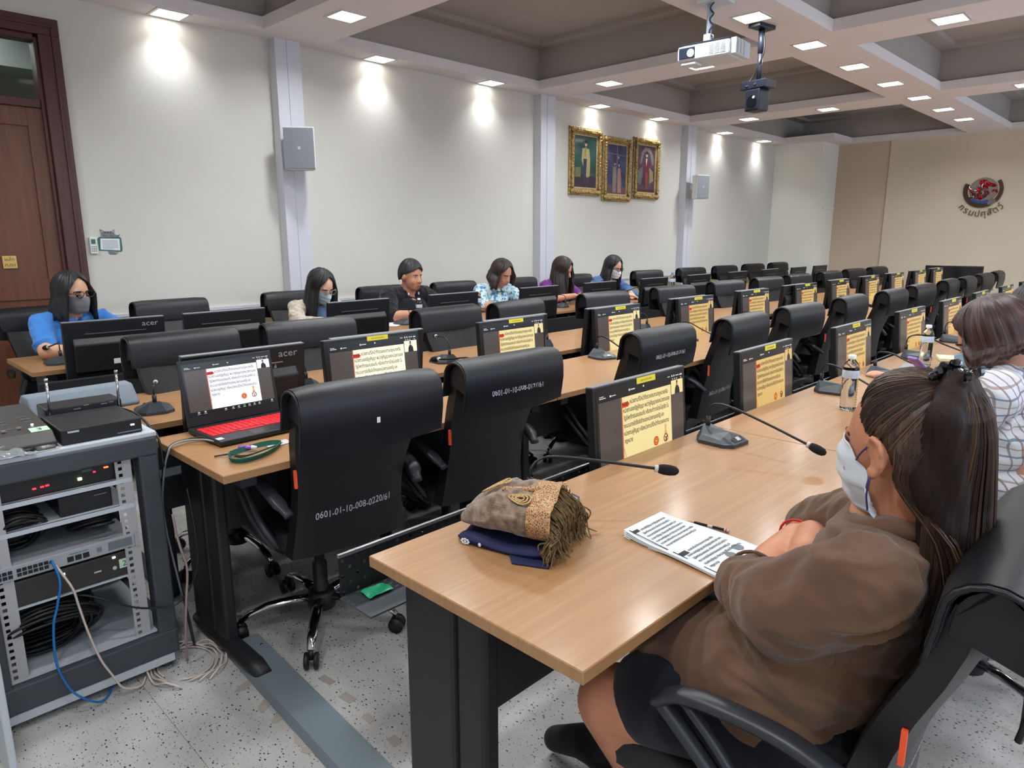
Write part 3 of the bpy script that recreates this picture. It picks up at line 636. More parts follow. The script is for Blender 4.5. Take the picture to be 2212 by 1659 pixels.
# ================================================================== delegate microphones
m_mic = M('charcoal microphone base', (52, 58, 64), rough=.42); m_foam = M('black foam', (18, 18, 20), rough=.95, bump=.6, bscale=900); m_btn = M('pale grey button', (178, 182, 186), rough=.4)
def mic(x, y, rz, bend, head, label, z=TZ, near=False):
    # local +x points to the speaker; bend = gooseneck points after the socket; head direction follows the last segment
    t = empty('delegate_microphone', (x, y, z), rz, label, 'microphone', 'gooseneck microphones on the tables')
    o = [(.075, -.045), (.075, .045), (.045, .068), (-.045, .07), (-.075, .035), (-.075, -.035), (-.045, -.07), (.045, -.068)]
    b = MB()
    up = [(.068, -.035, .017), (.068, .035, .017), (.03, .058, .022), (-.045, .055, .028), (-.062, .02, .05), (-.062, -.02, .05), (-.045, -.055, .028), (.03, -.058, .022)]
    n = 8; vs = [(a, c, 0) for a, c in o] + [(a * 1.0, c, .012) for a, c in o] + up + [(.028, 0, .040)]
    fs = [tuple(range(7, -1, -1))] + [(i, (i + 1) % 8, 8 + (i + 1) % 8, 8 + i) for i in range(8)] + [(8 + i, 8 + (i + 1) % 8, 16 + (i + 1) % 8, 16 + i) for i in range(8)] + [(16 + i, 16 + (i + 1) % 8, 24) for i in range(8)]
    b.add(vs, fs); b.build('base', m_mic, t)
    pn = MB().add([(.0685, -.033, .0185), (.0685, .033, .0185), (.052, .030, .0285), (.052, -.030, .0285)], [(0, 1, 2, 3)]).build('control_strip', M('dark control strip', (30, 32, 36), .3), t)
    MB().add([(.0672, -.010, .0205), (.0672, .012, .0205), (.0545, .011, .0285), (.0545, -.009, .0285)], [(0, 1, 2, 3)]).build('talk_button', m_btn, pn)
    MB().cyl((-.055, 0, .04), (-.055, 0, .078), .0085, n=10).build('socket', m_black, t, smooth=.6)
    pts = bez([(-.055, 0, .07), (-.055, 0, .10)] + bend, 8)
    MB().tube(pts, [.0032] * (len(pts) // 2) + [.0042] * (len(pts) - len(pts) // 2), 8).build('gooseneck', m_black, t, smooth=True)
    d = (pts[-1] - pts[-4]).normalized(); p = pts[-1]
    MB().cyl(p - d * .004, p + d * .005, .0095, n=12).build('collar_ring', M('pale ring', (196, 190, 180), .4), t, smooth=.6)
    prof = [(.004, 0), (.011, .003), (.0135, .015), (.0138, .03), (.0115, .045), (.006, .052), (.001, .054)]
    u = d.orthogonal().normalized(); v = d.cross(u)
    MB().rings([[p + d * (zz + .004) + (u * math.cos(2 * PI * j / 14) + v * math.sin(2 * PI * j / 14)) * r_ for j in range(14)] for r_, zz in prof]).build('foam_head', m_foam, t, smooth=True)
    return t
def arc(L, rise, drop, side=0.0): return [(-.035, side * .1, .10 + rise), (.03, side * .25, .10 + rise * 1.12), (L * .55, side * .6, .10 + rise * .7 - drop * .5), (L, side, .10 + rise * .4 - drop)]
mic(-1.115, 1.285, math.radians(42), [(-.03, .012, .125), (.02, .01, .132), (.14, .004, .122), (.265, -.002, .108)], None, 'gooseneck microphone behind the folded scarf on the nearest table')
mic(-1.085, 2.13, math.radians(-4), [(-.035, .005, .125), (.03, .002, .125), (.165, -.01, .098), (.31, -.02, .062)], None, 'gooseneck microphone beside the near cream monitor on the nearest row')
mic(-1.10, 3.19, math.radians(6), [(-.035, -.01, .125), (.02, -.03, .12), (.11, -.08, .09), (.2, -.13, .06)], None, 'gooseneck microphone left of the near water bottle')
mic(-1.09, 4.42, math.radians(8), arc(.22, .03, .05), None, 'gooseneck microphone behind the far water bottle')
mic(-1.05, 3.72, math.radians(-20), arc(.2, .02, .03), None, 'gooseneck microphone just left of the far water bottle')
mic(-1.10, 5.3, 0, arc(.22, .03, .05), None, 'gooseneck microphone past the person with brown hair')
mic(-2.40, 3.20, math.radians(-18), arc(.28, .02, .05), None, 'gooseneck microphone in the second row, left of the 0131/61 chair')
mic(-2.43, 2.20, math.radians(170), [(-.03, .01, .12), (.0, .03, .125), (.08, .06, .11), (.16, .08, .10)], None, 'gooseneck microphone in the second row, behind the 0197/61 chair')
mic(-2.42, 4.15, math.radians(-10), arc(.24, .02, .05), None, 'gooseneck microphone in the second row, fourth chair gap')
mic(-2.42, 5.05, math.radians(-10), arc(.24, .02, .05), None, 'gooseneck microphone in the second row, fifth chair gap')
mic(-2.42, 7.05, math.radians(-10), arc(.24, .02, .05), None, 'gooseneck microphone in the second row, far end')
mic(-2.93, .935, math.radians(168), [(-.04, -.005, .115), (.01, -.012, .11), (.07, -.02, .10), (.13, -.03, .095)], None, 'gooseneck microphone at the near end of the third row')
mic(-2.93, 1.59, math.radians(172), [(-.03, .0, .125), (.02, -.01, .12), (.10, .02, .11), (.2, .05, .10)], None, 'gooseneck microphone in the third row, right of the laptop')
mic(-2.96, 2.48, math.radians(176), [(-.03, .0, .13), (.02, -.02, .135), (.12, -.06, .125), (.24, -.12, .11)], None, 'gooseneck microphone in the third row, third monitor gap')
mic(-2.95, 3.28, math.radians(180), arc(.2, .02, .04), None, 'gooseneck microphone in the third row, fourth monitor gap')
mic(-2.95, 4.40, math.radians(180), arc(.2, .02, .04), None, 'gooseneck microphone in the third row, fifth monitor gap')
mic(-4.47, .965, math.radians(178), [(-.04, .0, .115), (.0, .005, .11), (.06, .015, .095), (.10, .025, .085)], None, 'gooseneck microphone in front of the person in the blue polo shirt')
mic(-4.52, 3.38, math.radians(200), [(-.03, .0, .12), (.02, -.01, .12), (.12, .03, .09), (.25, .08, .06)], None, 'gooseneck microphone in front of the person in the black shirt')
mic(-4.50, 5.30, math.radians(180), arc(.18, .02, .04), None, 'gooseneck microphone in front of the person in the purple shirt')
mic(-4.50, 6.62, math.radians(180), arc(.18, .02, .04), None, 'gooseneck microphone in front of the person in the denim blue shirt')

# ================================================================== laptop, lanyard, scarf, booklet, pencil
m_lap = M('matt black laptop shell', (26, 27, 31), rough=.42)
lp = empty('laptop', (-2.37, 1.08, TZ), math.radians(2), 'open black laptop with red lit keyboard on the second row', 'laptop')
MB().box(-.125, .125, -.178, .178, .004, .022).build('base', m_lap, lp, bevel=.004)
LID = Matrix.Translation((-.122, 0, .022)) @ Euler((0, math.radians(-10), 0)).to_matrix().to_4x4()
ld = link('lid', MB().box(-.008, 0, -.178, .178, 0, .238).mesh('lid', m_lap, bevel=.003), lp); ld.matrix_local = LID
hold = link('meeting_window', MB().add([(0, 0, 0), (.335, 0, 0), (.335, .335 * ASP, 0), (0, .335 * ASP, 0)], [(0, 1, 2, 3)]).mesh('meeting_window', m_ui), lp)
hold.matrix_local = LID @ frame_mat((.0006, -.1675, .036), (0, 1, 0), (0, 0, 1)); screen_content(hold, .335, m_slide_w, 'lap')
m_key = M('red backlit keycap', (60, 6, 8), rough=.5, emit=.9, ecol=(226, 20, 34)); kk = MB().box(-.012, .012, -.0085, .0085, 0, .002).mesh('key', m_key, bevel=.0015, seg=1)
kb = MB().box(-.085, .045, -.165, .16, .0219, .0226).build('keyboard_bed', M('black keyboard bed', (34, 8, 10), .5, emit=.25, ecol=(190, 14, 26)), lp)
for r_ in range(6):
    n_ = 15
    for q in range(n_):
        if r_ == 5 and 4 <= q <= 8: continue
        o = link('key', kk, lp, (-.072 + r_ * .0205, -.154 + q * .0216 - (0 if r_ % 2 else .002), .0226)); o.scale = (.72, 1.05, 1)
MB().box(-.068 + 5 * .0205 - .0 - .012 + .008, .044, -.067, .022, .0226, .0245).build('space_key', m_key, lp, bevel=.001)
MB().box(.06, .118, -.05, .05, .022, .0224).build('touchpad', M('dark touchpad', (36, 37, 40), .35), lp)
MB().box(.075, .1, -.172, -.15, .0221, .0225).build('white_sticker', M('white small sticker', (220, 220, 222), .5), lp)
m_green_s = M('dark green woven ribbon', (26, 88, 74), rough=.75, bump=.3, bscale=500)
ln = empty('lanyard', (-2.09, .95, TZ), 0, 'dark green lanyard with purple clip beside the laptop', 'lanyard')
def ribbon(pts, wd, th=.0012, tilt=0.0, name='ribbon', mat=None, par=None):
    P = bez(pts, 7); b = MB(); r = []
    for i, p in enumerate(P):
        t = (P[min(i + 1, len(P) - 1)] - P[max(i - 1, 0)]).normalized(); s_ = t.cross(Vector((0, 0, 1))).normalized(); u = (Vector((0, 0, 1)) * math.cos(tilt) + s_ * math.sin(tilt)); n = t.cross(u).normalized()
        r.append([p - u * wd / 2 - n * th, p + u * wd / 2 - n * th, p + u * wd / 2 + n * th, p - u * wd / 2 + n * th])
    return b.rings(r).build(name, mat, par)
ribbon([(-.04, -.06, .009), (.02, -.085, .009), (.06, -.06, .009), (.045, .02, .010), (-.02, .10, .009), (-.05, .105, .009), (-.06, .06, .011), (-.05, -.02, .010), (-.04, -.058, .009)], .017, tilt=.35, mat=m_green_s, par=ln)
ribbon([(-.035, -.05, .006), (.01, -.03, .007), (.0, .05, .012), (-.03, .11, .009)], .016, tilt=1.0, mat=m_green_s, par=ln)
MB().tube([(-.05, -.055, .006), (-.066, -.10, .004)], .003, 6).build('strap_end', M('dark brown cord', (70, 50, 40), .7), ln)
MB().tube([(-.075, -.015, .014), (-.048, .015, .012)], [.009, .011], 10, flat=.6).build('purple_clip', M('purple plastic clip', (132, 70, 176), .35), ln, smooth=True)
MB().tube([(-.048, .015, .012), (-.036, .027, .011)], [.008, .006], 8).build('white_hook', M('white plastic', (225, 225, 228), .3), ln, smooth=True)
MB().box(-.085, -.035, .07, .155, .001, .003).build('name_card', M('clear sleeve with white card', (205, 202, 200), .2), ln)
# folded scarf on a navy folder
m_navy = M('navy cloth folder', (24, 30, 68), rough=.75, bump=.4, bscale=300, var=.25, vscale=5)
sf = empty('scarf', (-1.045, 1.085, TZ), math.radians(18), 'folded brown paisley scarf with long fringe on a navy pouch', 'scarf'); sf.scale = (.93, 1.0, 1.02)
nv = empty('cloth_pouch', (-1.04, 1.07, TZ), math.radians(14), 'navy cloth pouch with white print under the brown scarf', 'pouch'); nv.scale = (1, .9, .8)
def pouch(u, v):
    a = 2 * PI * u; n = 5; ca, sa = math.cos(a), math.sin(a); rr = (abs(ca) ** n + abs(sa) ** n) ** (-1 / n)
    prof = [(0, .001), (.9, .001), (1, .010), (.93, .020), (.5, .024), (0, .025)]
    f = v * 5; i = min(int(f), 4); q = f - i; rad = prof[i][0] * (1 - q) + prof[i + 1][0] * q; z = prof[i][1] * (1 - q) + prof[i + 1][1] * q
    x = .125 * ca * rr * rad; y = .085 * sa * rr * rad
    return (x, y, z + (.006 * math.sin(x * 40 + 1) * math.sin(y * 30) + .004 * math.sin(y * 70)) * (1 if z > .005 else 0))
MB().grid(pouch, 48, 16, wrap=True).build('body', m_navy, nv, smooth=True)
MB().add([(.03, -.082, .004), (.125, -.062, .004), (.135, -.098, .003), (.055, -.118, .003), (.03, -.082, .006), (.125, -.062, .007), (.135, -.098, .005), (.055, -.118, .005)], [(3, 2, 1, 0), (4, 5, 6, 7), (0, 1, 5, 4), (1, 2, 6, 5), (2, 3, 7, 6), (3, 0, 4, 7)]).build('strap', m_navy, nv)
wp = MB()
for k in range(9): a = 2 * PI * k / 8; rr = .009 if k < 8 else 0; wp.ell((-.085 + rr * math.cos(a), -.0845 + .0, .012 + rr * .75 * math.sin(a)), (.0036, .0012, .003), None, 8, 6)
wp.build('white_print', M('white screen print', (215, 218, 225), .7), nv)
MB().ell((-.045, -.0865, .013), (.004, .001, .006), None, 8, 6).build('white_print', M('white screen print'), nv)
def scarf_mat():
    m = bpy.data.materials.new('brown paisley weave'); m.use_nodes = True; nt = m.node_tree; b = nt.nodes['Principled BSDF']; b.inputs['Roughness'].default_value = .85; b.inputs['Sheen Weight'].default_value = .3
    tc = nt.nodes.new('ShaderNodeTexCoord'); n = nt.nodes.new('ShaderNodeTexNoise'); n.inputs['Scale'].default_value = 60; n.inputs['Detail'].default_value = 5; nt.links.new(tc.outputs['Object'], n.inputs['Vector'])
    r = nt.nodes.new('ShaderNodeValToRGB'); r.color_ramp.elements[0].color = lin((92, 72, 56)); r.color_ramp.elements[1].color = lin((142, 118, 96)); r.color_ramp.elements[0].position = .35; r.color_ramp.elements[1].position = .65
    nt.links.new(n.outputs['Fac'], r.inputs[0]); nt.links.new(r.outputs[0], b.inputs['Base Color'])
    wv = nt.nodes.new('ShaderNodeTexWave'); wv.inputs['Scale'].default_value = 150; wv.bands_direction = 'Y'; nt.links.new(tc.outputs['Object'], wv.inputs['Vector'])
    bp = nt.nodes.new('ShaderNodeBump'); bp.inputs['Strength'].default_value = .35; bp.inputs['Distance'].default_value = .001; nt.links.new(wv.outputs['Fac'], bp.inputs['Height']); nt.links.new(bp.outputs[0], b.inputs['Normal'])
    return m
def border_mat():
    m = bpy.data.materials.new('paisley border weave'); m.use_nodes = True; nt = m.node_tree; b = nt.nodes['Principled BSDF']; b.inputs['Roughness'].default_value = .85
    tc = nt.nodes.new('ShaderNodeTexCoord'); v = nt.nodes.new('ShaderNodeTexVoronoi'); v.inputs['Scale'].default_value = 190; v.feature = 'DISTANCE_TO_EDGE'; nt.links.new(tc.outputs['Object'], v.inputs['Vector'])
    r = nt.nodes.new('ShaderNodeValToRGB'); e = r.color_ramp.elements; e[0].position = .06; e[0].color = lin((182, 156, 110)); e[1].position = .4; e[1].color = lin((96, 62, 46)); k = e.new(.16); k.color = lin((150, 84, 60)); nt.links.new(v.outputs['Distance'], r.inputs[0]); nt.links.new(r.outputs[0], b.inputs['Base Color'])
    return m
m_scarf = scarf_mat(); m_border = border_mat(); m_yarn = M('olive brown yarn', (128, 102, 64), rough=.9, var=.6, vscale=90, col2=(64, 48, 28)); m_pais = M('gold paisley thread', (206, 184, 122), rough=.8, var=.35, vscale=300, col2=(150, 96, 66))
# the rolled cloth: a soft roll along local x, open end at +x
def roll(u, v, x0=-.135, x1=.085, lift=.022):
    a = 2 * PI * u; x = x0 + (x1 - x0) * v; g = math.sin(PI * min(1, .12 + v * .9)) ** .35 if v < .5 else 1.0
    ry = .088 * (.42 + .58 * min(1, (v + .02) / .42) ** .7); rz = .052 * (.30 + .70 * min(1, (v + .02) / .5) ** .8)
    ca, sa = math.cos(a), math.sin(a); z = lift + rz + rz * sa * (1 if sa > 0 else .86); y = ry * (abs(ca) ** .8 * (1 if ca > 0 else -1))
    fold = .006 * math.sin(5 * a + 7 * v) * (sa > -.2) + .004 * math.sin(11 * a - 9 * v)
    if x > .03: z += .003 * math.sin(6 * a)
    return (x - .05 * y / .09 * (v > .85) * .3, y * (1 + fold * 2), z + fold * (1 if sa > 0 else .2))
MB().grid(roll, 44, 26, wrap=True).build('cloth_roll', m_scarf, sf, smooth=True)
def roll2(u, v):
    p = roll(u, .86 + .14 * v); q = 1.05
    return (p[0] + .03 * v, p[1] * q, .022 + (p[2] - .022) * q)
MB().grid(roll2, 44, 8, wrap=True).build('border_band', m_border, sf, smooth=True)
# top fold with a rolled edge
def fold(u, v):
    x = -.06 + .15 * u; y = .045 - .10 * v + .03 * math.sin(3 * u); z = .125 + .012 * math.sin(PI * v) - .035 * (v - .45) ** 2 * 4 - .02 * (1 - u) ** 2 + .003 * math.sin(18 * u + 9 * v)
    return (x, y, z)
b = MB().grid(fold, 18, 14); o = b.build('top_fold', m_scarf, sf, smooth=True); md = o.modifiers.new('thick', 'SOLIDIFY'); md.thickness = .008
MB().tube(bez([(-.02, -.035, .126), (.03, -.02, .128), (.07, -.005, .132), (.10, .025, .134), (.115, .035, .13)], 6), [.007] * 18 + [.008] * 7, 8).build('rolled_edge', m_border, sf, smooth=True)
pb = MB()
for (cx_, cy_, r0, tw) in ((-.055, -.005, .030, .3), (.035, -.055, .022, 1.2)):
    for ring in range(3):
        rr = r0 * (1 - .3 * ring); pts = []
        for k in range(19):
            a = 2 * PI * k / 18; x = cx_ + rr * 1.3 * math.cos(a) ; y = cy_ + rr * .55 * math.sin(a) * (1 + .5 * math.cos(a))
            qv = (x + .135) / .22; ry = .088 * (.42 + .58 * min(1, (qv + .02) / .42) ** .7); rz = .052 * (.30 + .70 * min(1, (qv + .02) / .5) ** .8)
            z = .022 + rz + rz * math.sqrt(max(0, 1 - (y / ry) ** 2)) + .006; pts.append((x, y, z + (.004 if cx_ < 0 else .0)))
        pb.tube(pts, .0022, 5)
pb.build('paisley_motif', m_pais, sf, smooth=True)['kind'] = 'stuff'
fr = MB()
for k in range(190):
    a = rnd.uniform(-.25, 1.1) * PI; x0_ = .108 + rnd.uniform(-.01, .01); y0_ = .086 * math.cos(a); z0_ = .075 + .05 * math.sin(a)
    L = rnd.uniform(.75, 1.0); x1_ = x0_ + rnd.uniform(.006, .04) * L; y1_ = y0_ + rnd.uniform(-.02, .012); zf = rnd.choice([.004, .006, .012, .03])
    m1 = (x0_ + .018 + rnd.uniform(0, .02), y0_ + rnd.uniform(-.008, .008), z0_ * .62 + .01); m2 = (x1_ + rnd.uniform(-.01, .008), y1_, z0_ * .22 + zf)
    end = (x1_ + rnd.uniform(-.012, .022), y1_ + rnd.uniform(-.02, .015), zf)
    P = bez([(x0_ - .012, y0_ * .95, z0_), m1, m2, end], 4); fr.tube(P, [.0017] * (len(P) - 1) + [.0008], 4)
fr.build('fringe', m_yarn, sf)['kind'] = 'stuff'
# booklet, pencil
m_paper = M('white paper', (222, 228, 232), rough=.75); m_print = M('black print', (40, 44, 50), rough=.8); m_pgrey = M('grey print', (110, 116, 122), rough=.8)
bk = empty('booklet', (-.72, 1.345, TZ), 0, 'printed Thai handout booklet under the forearm of the brown shirt', 'booklet')
BC = [Vector((-.872 + .72, 1.262 - 1.345, 0)), Vector((-.598 + .72, 1.222 - 1.345, 0)), Vector((-.588 + .72, 1.418 - 1.345, 0)), Vector((-.878 + .72, 1.43 - 1.345, 0))]
def bkp(u, v, h):
    p = BC[0] * (1 - u) * (1 - v) + BC[1] * u * (1 - v) + BC[2] * u * v + BC[3] * (1 - u) * v
    z = .006 + .012 * max(0, 1 - u * 3) ** 2 * (1 - .5 * v) + .004 * math.sin(PI * u) ; return Vector((p.x, p.y, z + h))
for k in range(4):
    b = MB().grid(lambda u, v: bkp(u, v, -.0016 * k - (.012 * max(0, 1 - u * 2.2) * k / 3.2)), 16, 8)
    o = b.build('page', m_paper, bk, smooth=True); md = o.modifiers.new('thick', 'SOLIDIFY'); md.thickness = .0006
def bk_text(s, u0, u1, v, hgt):
    # lines run along v (across the short side) as the sheet is turned
    t = text_mb(s, 1.0); xs_ = [p[0] for p in t.v]; mn, mx = min(xs_), max(xs_); L = (mx - mn)
    return [(u0, v)], t, mn, L
def page_block(uo, lines, ulen, m):
    out = MB()
    for i, (s, v0, v1) in enumerate(lines):
        t = text_mb(s, 1.0, bold=.02); xs_ = [p[0] for p in t.v]; mn = min(xs_); L = max(xs_) - mn; uu = uo + i * ulen
        out.add([tuple(bkp(uu - y * ulen * .75, v0 + (x - mn) / L * (v1 - v0), .0006)) for x, y, z in t.v], t.f)
    return out.build('printed_text', m, bk)
page_block(.10, [(LINES[1], .22, .86), (LINES[2], .18, .84), (LINES[3], .16, .88), (LINES[4], .14, .9), (LINES[1], .14, .84), (LINES[0], .14, .9), (LINES[3], .14, .84)], .052, m_print)
page_block(.58, [(LINES[0], .24, .8), (LINES[1], .12, .86), (LINES[2], .12, .86), (LINES[3], .12, .8), (LINES[4], .12, .9), (LINES[5], .12, .3)], .052, m_print)
pr = MB()
for (u0, u1, v0, v1) in ((.035, .45, .055, .075), (.50, .98, .055, .075), (.06, .10, .06, .2), (.545, .60, .06, .21)):
    pr.add([tuple(bkp(u, v, .0007)) for u, v in ((u0, v0), (u1, v0), (u1, v1), (u0, v1))], [(0, 1, 2, 3)])
pr.build('printed_rules', m_print, bk)
for (u, v, r_) in ((.83, .55, .013), (.80, .78, .014)):
    c_ = MB(); c_.add([tuple(bkp(u, v, .0008))] + [tuple(bkp(u, v, .0008) + Vector((r_ * math.cos(a), r_ * math.sin(a), 0))) for a in np.linspace(0, 2 * PI, 17)[:-1]], [(0, 1 + i, 1 + (i + 1) % 16) for i in range(16)]); c_.build('printed_seal', m_pgrey, bk)
pn = empty('pencil', (-.758, 1.447, TZ + .0045), math.radians(8), 'black sharpened pencil beside the booklet', 'pencil')
MB().tube([(-.034, 0, 0), (.04, 0, 0)], .0037, 6).build('shaft', M('black pencil lacquer', (30, 26, 28), .3), pn); MB().tube([(-.05, 0, 0), (-.034, 0, 0)], [.0006, .0037], 6).build('point', M('bare pencil wood', (196, 150, 104), .6), pn)
MB().tube([(.0405, 0, 0), (.052, 0, 0)], .0042, 8).build('ferrule', M('pencil silver ferrule', (205, 190, 190), .3, .4), pn); MB().tube([(.044, 0, 0), (.0465, 0, 0)], .0045, 8).build('red_band', M('red band', (190, 40, 46), .4), pn); MB().tube([(.0, 0, 0), (.012, 0, 0)], .0039, 6).build('white_print', M('silver print', (190, 188, 186), .3), pn)

# ================================================================== water bottles
m_pet = M('clear bottle plastic', (245, 248, 250), rough=.04, trans=1.0, ior=1.33); m_cap = M('white bottle cap', (232, 234, 238), rough=.4); m_lab = M('white blue bottle label', (214, 224, 232), rough=.45, var=.25, vscale=30, col2=(170, 190, 214))
def bottle(x, y, label, cap=m_cap, full=True, blue=False, s=1.0):
    t = empty('water_bottle', (x, y, TZ), 0, label, 'bottle', 'water bottles on the tables'); t.scale = (s, s, s)
    prof = [(.0, .002), (.026, .0), (.030, .006)]
    for k in range(11): z = .012 + k * .0105; prof += [(.0305, z), (.0285, z + .005)]
    prof += [(.031, .13), (.031, .165), (.030, .172), (.024, .19), (.014, .203), (.0125, .206), (.0125, .214)]
    MB().lathe(prof, 20).build('bottle_body', m_pet, t, smooth=True)
    MB().lathe([(.0005, .004)] + [(r_ - .0022, z + .002) for r_, z in prof[2:26]] + [(.0005, .15)], 18).build('water', M('drinking water', (250, 252, 255), rough=.02, trans=1.0, ior=1.1), t, smooth=True)
    MB().lathe([(.0145, .207), (.0148, .209), (.0148, .221), (.013, .2235), (.0, .224)], 18).build('cap', cap, t, smooth=.6)
    MB().lathe([(.0314, .132), (.0316, .133), (.0316, .163), (.0314, .164)], 20, cap=False).build('label', m_lab, t, smooth=True)
bottle(-.94, 2.90, 'clear water bottle with white cap beside the head in brown hair')
bottle(-.99, 4.19, 'clear water bottle with white cap left of the plaid shirt')
bottle(-4.60, 3.60, 'clear water bottle with white cap before the person in black', s=.85)
bottle(-4.34, 4.02, 'tall clear water bottle between the black shirt and patterned blouse', s=1.1)
bottle(-4.50, 7.35, 'water bottle with blue cap behind a monitor by the left wall', cap=M('blue bottle cap', (70, 130, 190), .4), s=1.2)
# ================================================================== rack at the left with audio gear
m_rack = M('grey steel rack', (60, 64, 69), rough=.45, var=.12, vscale=5); m_rackl = M('pale grey rack top', (176, 182, 188), rough=.5); m_rail = M('perforated rail zinc', (168, 166, 168), rough=.45, metal=.2)
m_gear = M('black audio gear', (28, 28, 31), rough=.4); m_gear2 = M('brown black console', (48, 44, 42), rough=.45); m_cable = M('black cable', (20, 20, 22), rough=.5); m_sil = M('silver network switch', (150, 152, 156), rough=.4)
def led(c, e=4.0): return M('led %d %d %d' % c, c, emit=e, ecol=c)
RX, RY0, RY1, RTOP = -2.31, .215, .735, .83
rk = empty('equipment_rack', (-2.58, .475, 0), 0, 'grey steel audio rack with pale top at the left edge', 'rack')
def rl_(b, name, m, par=rk, **k):
    b.v = [(x + 2.58, y - .475, z) for x, y, z in b.v]; return b.build(name, m, par, **k)
for (x0, x1) in ((-2.37, RX), (-2.87, -2.81)):
    for (y0, y1) in ((RY0, RY0 + .055), (RY1 - .058, RY1)): rl_(MB().box(x0, x1, y0, y1, .06, .80), 'post', m_rack, bevel=.006)
for (z0, z1) in ((.755, .815), (.055, .14)):
    rl_(MB().box(-2.365, RX + .002, RY0, RY1, z0, z1), 'front_beam', m_rack, bevel=.006); rl_(MB().box(-2.87, -2.82, RY0, RY1, z0, z1), 'back_beam', m_rack)
    for (y0, y1) in ((RY0, RY0 + .04), (RY1 - .04, RY1)): rl_(MB().box(-2.87, RX, y0, y1, z0, z1), 'side_beam', m_rack)
rl_(MB().box(-2.89, RX - .004, RY0 - .005, RY1 + .003, .812, RTOP), 'top_plate', m_rackl, bevel=.004)
rl_(MB().box(-2.87, RX - .02, RY0 + .03, RY1 - .03, .142, .15), 'bottom_plate', m_rackl)
rl_(MB().box(-2.86, RX + .006, RY0, RY1 - .02, .03, .055), 'plinth', m_rackl)
for y in (.245, .70): rl_(MB().cyl((-2.35, y, 0), (-2.35, y, .03), .02, n=10), 'foot', m_rack); rl_(MB().cyl((-2.83, y, 0), (-2.83, y, .03), .02, n=10), 'foot', m_rack)
rl_(MB().box(-2.87, -2.865, RY0, RY1, .14, .78), 'back_panel', m_rack)
rl_(MB().box(-2.86, -2.35, RY0, RY0 + .004, .14, .78), 'side_panel', m_rack)
for y0 in (.27, .612):
    b = MB(); z = .15; n = 28; dz = (.758 - .15) / n
    for k in range(n):
        z0 = .15 + k * dz; z1 = z0 + dz; h = dz * .26; yc = y0 + .014; zc = (z0 + z1) / 2
        for (ya, yb, za, zb) in ((y0, yc - h, z0, z1), (yc + h, y0 + .046, z0, z1), (yc - h, yc + h, z0, zc - h), (yc - h, yc + h, zc + h, z1)): b.box(-2.334, -2.331, ya, yb, za, zb)
    rl_(b, 'perforated_rail', m_rail)['kind'] = 'stuff'
    rl_(MB().box(-2.40, -2.333, y0 + (.0 if y0 < .4 else .042), y0 + (.004 if y0 < .4 else .046), .15, .758), 'rail_flange', m_rail)
for z in (.692, .606): rl_(MB().box(-2.80, -2.332, .27, .655, z - .003, z).box(-2.337, -2.330, .27, .655, z - .014, z), 'shelf', m_rackl)
rl_(MB().box(-2.31, -1.95, .195, .212, .06, .62), 'rack_door', m_rackl, bevel=.004)
def gear(name, x0, x1, y0, y1, z0, z1, m, label, cat='audio device', bevel=.004):
    t = empty(name, ((x0 + x1) / 2, (y0 + y1) / 2, z0), 0, label, cat); t['_c'] = 0
    MB().box(x0 - t.location.x, x1 - t.location.x, y0 - t.location.y, y1 - t.location.y, .0005, z1 - z0).build('casing', m, t, bevel=bevel); return t
def gp(t, b, name, m, **k):
    L = t.location; b.v = [(x - L.x, y - L.y, z - L.z) for x, y, z in b.v]; return b.build(name, m, t, **k)
am = gear('amplifier', -2.75, -2.345, .28, .655, .6925, .752, m_gear, 'black amplifier with glowing lamps at the top of the rack')
for k, y in enumerate((.395, .415, .428)): gp(am, MB().box(-2.345, -2.342, y, y + .009, .715 + k * .001, .719 + k * .001), 'red_led', led((255, 30, 40), 5))
gp(am, MB().box(-2.345, -2.341, .512, .522, .714, .721), 'green_led', led((225, 255, 120), 9)); gp(am, MB().box(-2.345, -2.342, .555, .561, .728, .732), 'red_led', led((255, 30, 40), 5)); gp(am, MB().box(-2.345, -2.342, .585, .597, .735, .739), 'orange_led', led((255, 80, 40), 5))
gp(am, MB().box(-2.345, -2.343, .525, .552, .735, .743), 'display', M('dull green display', (70, 96, 80), .3))
dv = gear('media_box', -2.62, -2.352, .455, .60, .6065, .668, m_gear, 'small black box on the second shelf of the rack')
gp(dv, MB().box(-2.352, -2.350, .55, .585, .652, .655), 'printed_mark', M('grey mark', (110, 110, 115), .5))
sw = gear('network_switch', -2.62, -2.326, .225, .642, .463, .507, m_sil, 'silver network switch with rows of ports in the rack', 'network switch', .002)
m_port = M('dark port', (20, 18, 18), .6)
for k in range(12):
    for r_ in range(2): gp(sw, MB().box(-2.327, -2.3245, .236 + k * .0135 + (.008 if k > 5 else 0), .247 + k * .0135 + (.008 if k > 5 else 0), .472 + r_ * .0135, .482 + r_ * .0135), 'port', m_port)
for k in range(3): gp(sw, MB().box(-2.327, -2.3245, .452 + k * .021, .469 + k * .021, .472, .488), 'port', m_port)
gp(sw, MB().box(-2.327, -2.3245, .565, .633, .472, .499), 'vent_grille', M('grey vent grille', (98, 106, 110), .6)); gp(sw, MB().box(-2.327, -2.3245, .533, .546, .478, .492), 'product_code', M('grey code block', (112, 112, 112), .6)); gp(sw, MB().box(-2.327, -2.3248, .46, .51, .494, .497), 'stripe', M('teal stripe', (90, 120, 120), .6))
gp(sw, MB().box(-2.330, -2.325, .642, .655, .463, .507), 'bracket', m_sil)
m_note = M('pale green note', (176, 206, 176), .7)
dc = gear('control_console', -2.62, -2.338, .29, .625, .372, .452, m_gear2, 'black control console with note 2 in the rack')
